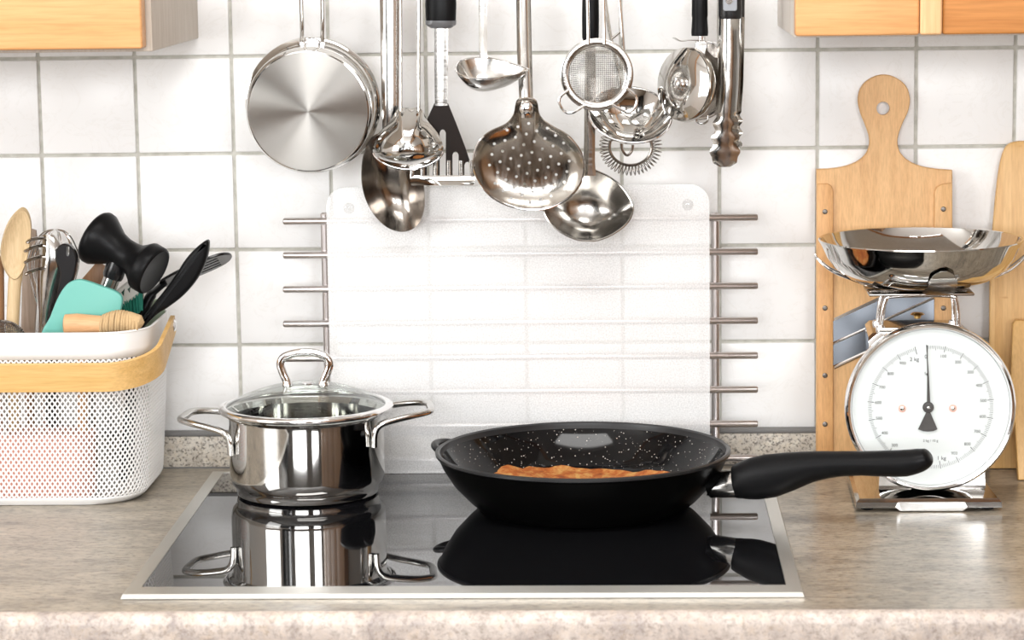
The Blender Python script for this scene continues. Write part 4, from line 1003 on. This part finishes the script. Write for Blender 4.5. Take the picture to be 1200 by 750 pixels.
# mesh strainer dome
t = thing('mesh_strainer', 'fine dark wire mesh strainer peeking over the rim at the left edge', 'strainer', bt(2, 400, -.178)); Y = -.176
b = new(); c = P(2, 400, Y); Rm = 30*S(Y)
for s in range(2):
    for i in range(1, 30):
        z0_ = -Rm+2*Rm*i/30; h = sqrt(max(0, Rm*Rm-z0_*z0_)); pts = []
        for q in range(13):
            a = pi*q/12; x, y = (h*cos(a), z0_*.62) if s else (z0_, h*cos(a)*.62); zz = sin(a)*h*.86
            pts.append(c+V((x, y, zz)))
        tube(b, pts, .0003, 3, cap=False)
build('mesh', b, steel_dark, t, kind='stuff', fixn=False)
b = new(); tube(b, [c+V((Rm*cos(a), Rm*.62*sin(a), 0)) for a in [2*pi*i/40 for i in range(40)]], .0015, 6, closed=True); build('rim', b, steel, t)
stick(t, c+V((0, .0, 0)), bt(2, 400, Y), .003, steel)

# ================================================================== CUTTING BOARDS AND SLICER
LB = -.052; LT = -.008; ZLT = .40
def lean(z, off=0): return LB+(LT-LB)*(z/ZLT)-off
def PL(px, py, off=0, fn=lean):
    Y = -.03
    for _ in range(6): Y = fn(P(px, py, Y).z, off)
    return P(px, py, Y)
t = thing('cabbage_slicer', 'beech cabbage slicer board with a holed paddle handle leaning on the wall', 'slicer', (P(1036, 540, -.05).x, LB, 0))
xl, xr = 957, 1116
outp = [(1036, 87.5), (1050, 91), (1062, 101), (1066.5, 116), (1064, 131), (1058, 144), (1053, 158), (1052, 169), (1056, 180), (1066, 189), (1080, 195), (1097, 198), (1116.0, 199.5)]
outp2 = [(957, 198.5), (975, 197.5), (992, 194.5), (1006, 188.5), (1015, 180), (1019, 169), (1018, 158), (1013, 144), (1008, 131), (1005.5, 116), (1010, 101), (1022, 91)]
cu = [(p.x, p.y) for p in cr([(a, c, 0) for a, c in outp2+outp[:-1]+[outp[-1]]], 4)]
pts = [PL(*p) for p in cu]; brx, blx = PL(1117, 545), PL(956.5, 545)
def zfix(p, z=0): return V((p.x, lean(z), z))
full = [zfix(blx)]+[] ; full = pts+[V((brx.x, lean(0), 0.0005)), V((blx.x, lean(0), 0.0005))]
b = new(); slab(b, full, (0, .008, 0), .0009, 1); o = build('board', b, beech, t)
cb = new(); c = PL(1035, 127); tube(cb, [c+V((0, -.02, 0)), c+V((0, .03, 0))], .0068, 28)
gw = PX([(977, 372), (1094, 318), (1094, 378), (977, 431)], -.03)
slab(cb, [V((p.x, -.1, p.z)) for p in gw], (0, .15, 0)); cutlocal(o, cb, rootloc(o))
for (a0, a1, top) in ((957, 976.5, 215), (1095, 1116, 216)):
    rr2 = 7 if a0 < 1000 else 9
    pp = [PL(a0+.3, top+1, .0045)]+([PL(a1-rr2, top, .0045), PL(a1-2, top+3, .0045), PL(a1, top+9, .0045)] if a0 < 1000 else [])
    if a0 > 1000: pp = [PL(a0, top+9, .0045), PL(a0+3, top+3, .0045), PL(a0+rr2, top, .0045), PL(a1, top-2, .0045)]
    e1, e0 = PL(a1, 540, .0045), PL(a0+.3, 540, .0045)
    b = new(); slab(b, pp+[V((e1.x, lean(.001, .0045), .001)), V((e0.x, lean(.001, .0045), .001))], (0, .0042, 0), .0012, 2); rl = build('rail', b, beech_dark if a0 < 1000 else beech, t)
    for py in ((248, 361, 440, 497) if a0 < 1000 else (245, 361, 440, 497)):
        s = PL((a0+a1)/2, py, .0045); screw(rl, V((s.x, s.y-.0006, s.z)), r=.0026)
for dy in (0, 27.5):
    pp = [PL(975.5, 377+dy, .002), PL(1096, 322.5+dy, .002), PL(1096, 348+dy, .002), PL(975.5, 402.5+dy, .002)]
    b = new(); slab(b, pp, (0, .0012, 0)); bl = build('blade', b, bladem, t, smooth=0)
    b = new(); slab(b, [pp[3]+V((0, -.0004, .0012)), pp[2]+V((0, -.0004, .0012)), pp[2]+V((0, -.0018, 0)), pp[3]+V((0, -.0018, 0))], (0, .0004, -.0004)); build('cutting_edge', b, chrome, bl, smooth=0)
# bamboo boards
def lean2(z, off=0): return -.040+(.032)*(z/.36)-off
t = None
pp = cr([(1160, 340, 0), (1161.5, 310, 0), (1163.5, 270, 0), (1167, 230, 0), (1171, 198, 0), (1176, 178, 0), (1183, 168.5, 0), (1194, 165.5, 0)], 4)
L_ = [PL(p.x, p.y, 0, lean2) for p in pp]; xc_ = L_[0].x+.105
R_ = [V((2*xc_-p.x, p.y, p.z)) for p in L_[::-1]]
b = new(); slab(b, [V((L_[0].x, lean2(0), .0005))]+L_+R_+[V((R_[-1].x, lean2(0), .0005))], (0, .0075, 0), .0016, 2)
solo('cutting_board', b, bamboo, 'tall bamboo cutting board leaning on the wall at the right edge', 'cutting board', smooth=30)
def lean3(z, off=0): return -.098+(.050)*(z/.16)-off
pz_ = [PL(1187, 380, 0, lean3), PL(1190, 375.5, 0, lean3), PL(1260, 375, 0, lean3), PL(1264, 380, 0, lean3)]
pw = [PL(1264, 470, 0, lean3)]; pv_ = [PL(1187.5, 470, 0, lean3), PL(1184.5, 440, 0, lean3), PL(1185.5, 410, 0, lean3)]
b = new(); slab(b, pz_+[V((pw[0].x, lean3(0), .0005)), V((P(1194, 540, -.1).x, lean3(0), .0005))]+pv_, (0, .009, 0), .002, 2)
solo('cutting_board', b, bamboo2, 'small bamboo board in front of the tall one, cut by the right edge', 'cutting board', smooth=30)

# ================================================================== KITCHEN SCALE
SX = P(1090, 478, -.215).x
t = thing('kitchen_scale', 'round chrome kitchen scale with a white dial at the right of the worktop', 'scale', (SX, -.16, .0005))
xa, xb_ = G(1003, 601).x, G(1174, 599).x; ya, yb = -.238, -.092
b = new()
def fr(z, i): return [(xa+i, ya+i, z), (xb_-i, ya+i, z), (xb_-i-.004, yb, z), (xa+i+.004, yb, z)]
vs = [[b.verts.new(p) for p in fr(z, i)] for z, i in ((.004, 0), (.0095, .0006), (.0125, .004), (.0150, .016))]
for i in range(3):
    for k in range(4): b.faces.new((vs[i][k], vs[i][(k+1) % 4], vs[i+1][(k+1) % 4], vs[i+1][k]))
b.faces.new(vs[0][::-1]); b.faces.new(vs[-1]); build('base', b, polish, t, smooth=20)
x0, x1 = P(1053, 600, ya).x, P(1131, 600, ya).x
b = new(); slab(b, [(x0, ya-.0004, .010), (x1, ya-.0004, .010), (x1+.003, ya-.0008, .0045), (x1-.002, ya-.0006, .0008), (x0+.002, ya-.0006, .0008), (x0-.003, ya-.0008, .0045)], (0, .004, 0), .0005, 1); build('front_foot', b, steel, t, smooth=20)
for x in (xa+.012, xb_-.012):
    for y in (ya+.014, yb-.012):
        b = new(); lathe(b, [(0, 0), (.006, 0), (.007, .004), (0, .004)], (x, y, .0004), n=16); build('rubber_foot', b, black_soft, t)
# body: waisted chrome housing
zt1 = P(1070, 386, -.20).z; zt2 = P(1070, 377, -.12).z; zt_b = (zt1+zt2)/2
bx0, bx1 = P(1017, 400, -.20).x, P(1142, 400, -.20).x
nx0, nx1 = P(1029, 575, -.20).x, P(1154, 575, -.20).x
b = new(); sec = [(.0150, nx0, nx1), (.035, nx0+.001, nx1-.001), (.06, (nx0+bx0)/2, (nx1+bx1)/2), (zt_b-.004, bx0, bx1), (zt_b, bx0+.004, bx1-.004)]
vs = [[b.verts.new(p) for p in ((l, -.205, z), (r_, -.205, z), (r_-.004, -.125, z), (l+.004, -.125, z))] for z, l, r_ in sec]
for i in range(len(vs)-1):
    for k in range(4): b.faces.new((vs[i][k], vs[i][(k+1) % 4], vs[i+1][(k+1) % 4], vs[i+1][k]))
b.faces.new(vs[0][::-1]); b.faces.new(vs[-1]); build('housing', b, polish, t, smooth=25)
# dial case
dc = P(1090.5, 477, -.222); dn = V((0, -1, .035)).normalized(); kd = S(-.222); RD = 101*kd
b = new(); lathe(b, [(RD*.80, -.020), (RD*.93, -.016), (RD*.985, -.010), (RD, -.002), (RD*.995, .0025), (RD*.965, .0055), (RD*.94, .0050), (RD*.925, .0025), (RD*.918, -.002), (RD*.5, -.004), (0, -.004), (0, -.02)], dc, dn, 96, close=False); build('dial_case', b, chrome, t)
b = new(); lathe(b, [(0, .0008), (RD*.918, .0008), (RD*.918, -.001), (0, -.001)], dc, dn, 96); build('dial_face', b, dialw, t, smooth=30, label='white dial printed with grams and kilograms')
du = V((1, 0, 0)); dv = dn.cross(du)*-1; dv = (V((0, 0, 1))-dn*dn.z).normalized()
def dp(x, y, h=.0011): return dc+du*(x*kd)+dv*(y*kd)+dn*h
SPAN = radians(349.5); A0 = radians(-4.2)
b = new()
for i in range(201):
    a = A0+SPAN*i/200; r1 = 73.5; ln_ = 9.5 if i % 20 == 0 and i in (0, 100, 200) else 7.5 if i % 10 == 0 else 5.8 if i % 5 == 0 else 4.0
    wd = .38 if i % 10 == 0 else .22
    r0 = r1-ln_ if i % 10 else r1-ln_+1
    s_, c_ = sin(a), cos(a)
    vs = [b.verts.new(dp(r*s_+w_*c_, r*c_-w_*s_)) for r, w_ in ((r0, -wd), (r0, wd), (r1+ (1 if i % 10 == 0 else 0), wd), (r1+(1 if i % 10 == 0 else 0), -wd))]
    b.faces.new(vs)
build('tick_marks', b, printk, t, kind='stuff', smooth=0, fixn=False)
def text(s, x, y, size, m, parent, name='numeral', h=.0011):
    cu_ = bpy.data.curves.new('t', 'FONT'); cu_.body = s; cu_.size = size*kd; cu_.align_x = 'CENTER'; cu_.align_y = 'CENTER'; cu_.extrude = .00006; cu_.resolution_u = 3
    o = bpy.data.objects.new('t', cu_); COL.objects.link(o); bpy.context.view_layer.update()
    me = bpy.data.meshes.new_from_object(o.evaluated_get(bpy.context.evaluated_depsgraph_get())); bpy.data.objects.remove(o)
    Rm_ = Matrix((du, dv, dn)).transposed().to_4x4(); Rm_.translation = dp(x, y, h)-rootloc(parent); me.transform(Rm_)
    me.materials.clear(); me.materials.append(m); o = bpy.data.objects.new(name, me); COL.objects.link(o); o.parent = parent; return o
lab = [(0, '0')]+[(i*100, '%d' % (i*100)) for i in range(1, 10)]+[(1000, '1 kg')]+[(1000+i*100, '%d' % (i*100)) for i in range(1, 10)]+[(2000, '2 kg')]
for g_, s in lab:
    a = A0+SPAN*g_/2000; r = 62
    x, y = r*sin(a), r*cos(a); sz = 5.2
    if s == '0': x, y, sz = -6, 60, 6.5
    if s == '2 kg': x, y, sz = -19.5, 57, 6.5
    if s == '1 kg': x, y, sz = 13, -61, 6.5
    text(s, x, y, sz, printk if sz > 6 else printg, t)
text('5g', -5.5, 40, 5, printk, t); text('2 kg / 10 g', 0, -40, 4.2, printg, t)
for px in (1057, 1116.5):
    w_ = (px-1090.5); b = new(); lathe(b, [(0, .0016), (2.2*kd, .0012), (2.6*kd, 0), (0, 0)], dp(w_, -1.5, .0008), dn, 16); sc_ = build('dial_screw', b, chrome, t)
    b = new(); lathe(b, [(2.6*kd, .0006), (4.6*kd, .0003), (4.6*kd, 0), (2.6*kd, 0)], dp(w_, -1.5, .0008), dn, 20, close=True); build('washer', b, redring, sc_)
px0 = -3.0
hand = [(-1.6, 6), (-.9, 38), (-1.9, 38.5), (-1.9, 40.5), (-.8, 41), (-.5, 58), (-.5, 74), (.5, 74), (.7, 58), (1.2, 36), (2.2, 6)]
hand = [(x+px0+(-1.6 if y > 50 else -.6 if y > 30 else 0)*1.0+0, y) for x, y in hand]
tail = [(-2, -5), (-12, -26), (-6, -28.3), (0, -28.8), (6, -28.3), (11, -26), (2, -5)]
b = new(); slab(b, [dp(x, y, .0022) for x, y in hand], dn*.0005); slab(b, [dp(x+px0, y, .0022) for x, y in tail], dn*.0005)
lathe(b, [(0, .003), (5.5*kd, .0026), (6.6*kd, .0016), (6.6*kd, 0), (0, 0)], dp(px0, 0, .001), dn, 32); hn_ = build('pointer', b, handk, t, smooth=30)
b = new(); lathe(b, [(0, .0010), (1.2*kd, .0008), (2.0*kd, 0), (0, 0)], dp(px0, 0, .004), dn, 16); build('pointer_screw', b, chrome, hn_)
b = new(); lathe(b, [(0, .0052), (RD*.928, .0040), (RD*.928, .0034), (0, .0046)], dc, dn, 64); build('dial_glass', b, panelclear, t)
# top works
b = new(); lathe(b, [(0, .006), (.005, .0055), (.007, .004), (.0035, .0025), (.003, 0), (0, 0)], P(1075, 373, -.16), n=20); build('adjusting_screw', b, brass, t)
YA = -.165; zb_ = zt_b; zp = P(1075, 340, YA).z
for y in (YA-.018, YA+.018):
    b = new(); a, c = P(1033, 372, YA), P(1120, 372, YA)
    tube(b, cr([V((a.x-.002, y, zb_+.0005)), V((a.x-.001, y, zb_+.012)), V((a.x+.002, y, zp-.008)), V((a.x+.010, y, zp-.003)), V((c.x-.010, y, zp-.003)), V((c.x-.002, y, zp-.008)), V((c.x, y, zb_+.012)), V((c.x, y, zb_+.0005))], 5), .0021, 10); build('bracket', b, chrome, t)
for x in (P(1030, 372, YA).x, P(1120, 372, YA).x):
    for y in (YA-.018, YA+.018):
        b = new(); lathe(b, [(0, .004), (.004, .0035), (.0048, .0015), (.0048, 0), (0, 0)], (x, y, zb_), n=14); build('nut', b, chrome, t)
b = new(); box(b, P(1027, 372, YA).x, P(1124, 372, YA).x, YA-.030, YA-.026, zb_+.0002, zb_+.0032, .0008); build('cross_bar', b, satin, t)
b = new(); box(b, P(1015, 340, YA).x, P(1137, 340, YA).x, YA-.032, YA+.032, zp-.0015, zp+.0010, .0008); build('platform', b, steel_dark, t)
# bowl cradle of curved wires
BC = P(1079, 280, -.155); rim_z = P(1079, 280.5, -.155).z; tip_z = P(957, 299, -.155).z; RB = 118.5*S(-.155)
bb_z = zp+.0045
for s in (-1, 1):
    for y in (-.012, .012):
        b = new(); pts = [(BC.x+s*.022, -.155+y, zp+.0022), (BC.x+s*.045, -.155+y, zp+.0035), (BC.x+s*.066, -.155+y, bb_z+.0060), (BC.x+s*.086, -.155+y*.8, bb_z+(tip_z-bb_z)*.5), (BC.x+s*.0995, -.155+y*.4, tip_z-.0035), (BC.x+s*.1015, -.155, tip_z)]
        tube(b, cr(pts, 5), .0012, 8); build('cradle_wire', b, chrome, t)
b = new(); y0 = -.155-.058
cl = [(BC.x-.012, y0+.010, zp+.0016), (BC.x+.018, y0+.010, zp+.0016)]
rows = []
hC = rim_z-bb_z
cp_ = cr([(-.030, zp+.0014, 0), (-.050, zp+.0016, 0), (-.0625, bb_z+.0012, 0), (-.0735, bb_z+hC*.17-.0004, 0), (-.0855, bb_z+hC*.38-.0006, 0), (-.0915, bb_z+hC*.56, 0)], 4)
NC = len(cp_)-1
for i, q in enumerate(cp_):
    f = i/NC; hw2 = .0135 if f < .7 else .0135*sqrt(max(.05, 1-((f-.7)/.3)**2))
    rows.append(([b.verts.new((BC.x+.012-hw2+2*hw2*k/4, -.155+q.x, q.y)) for k in range(5)], [b.verts.new((BC.x+.012-hw2+2*hw2*k/4, -.155+q.x-.0007, q.y-.0006)) for k in range(5)]))
for k in range(4):
    for i in (0, NC): b.faces.new((rows[i][0][k], rows[i][0][k+1], rows[i][1][k+1], rows[i][1][k]))
for i in range(NC):
    for s in (0, 1):
        for k in range(4): b.faces.new((rows[i][s][k], rows[i][s][k+1], rows[i+1][s][k+1], rows[i+1][s][k]))
    for k in (0, 4): b.faces.new((rows[i][0][k], rows[i+1][0][k], rows[i+1][1][k], rows[i][1][k]))
build('clip', b, satin, t, label='flat steel clip holding the bowl')
# bowl
hB = rim_z-bb_z
t = thing('mixing_bowl', 'wide shallow polished steel bowl resting on top of the kitchen scale', 'bowl', (BC.x, -.155, bb_z))
pr_o = [(0, 0), (.045, 0), (.058, .002), (.071, hB*.17), (.083, hB*.38), (.0905, hB*.62), (RB-.003, hB-.006), (RB, hB-.0012), (RB+.0006, hB), (RB, hB+.0010), (RB-.002, hB+.0006)]
pr_i = [(RB-.0045, hB-.007), (.0890, hB*.62+.001), (.0818, hB*.38+.001), (.0698, hB*.17+.001), (.057, .0032), (.044, .0012), (0, .0012)]
b = new(); lathe(b, [(r, z+bb_z) for r, z in pr_o+pr_i], (BC.x, -.155, 0), n=96); build('body', b, polish, t)
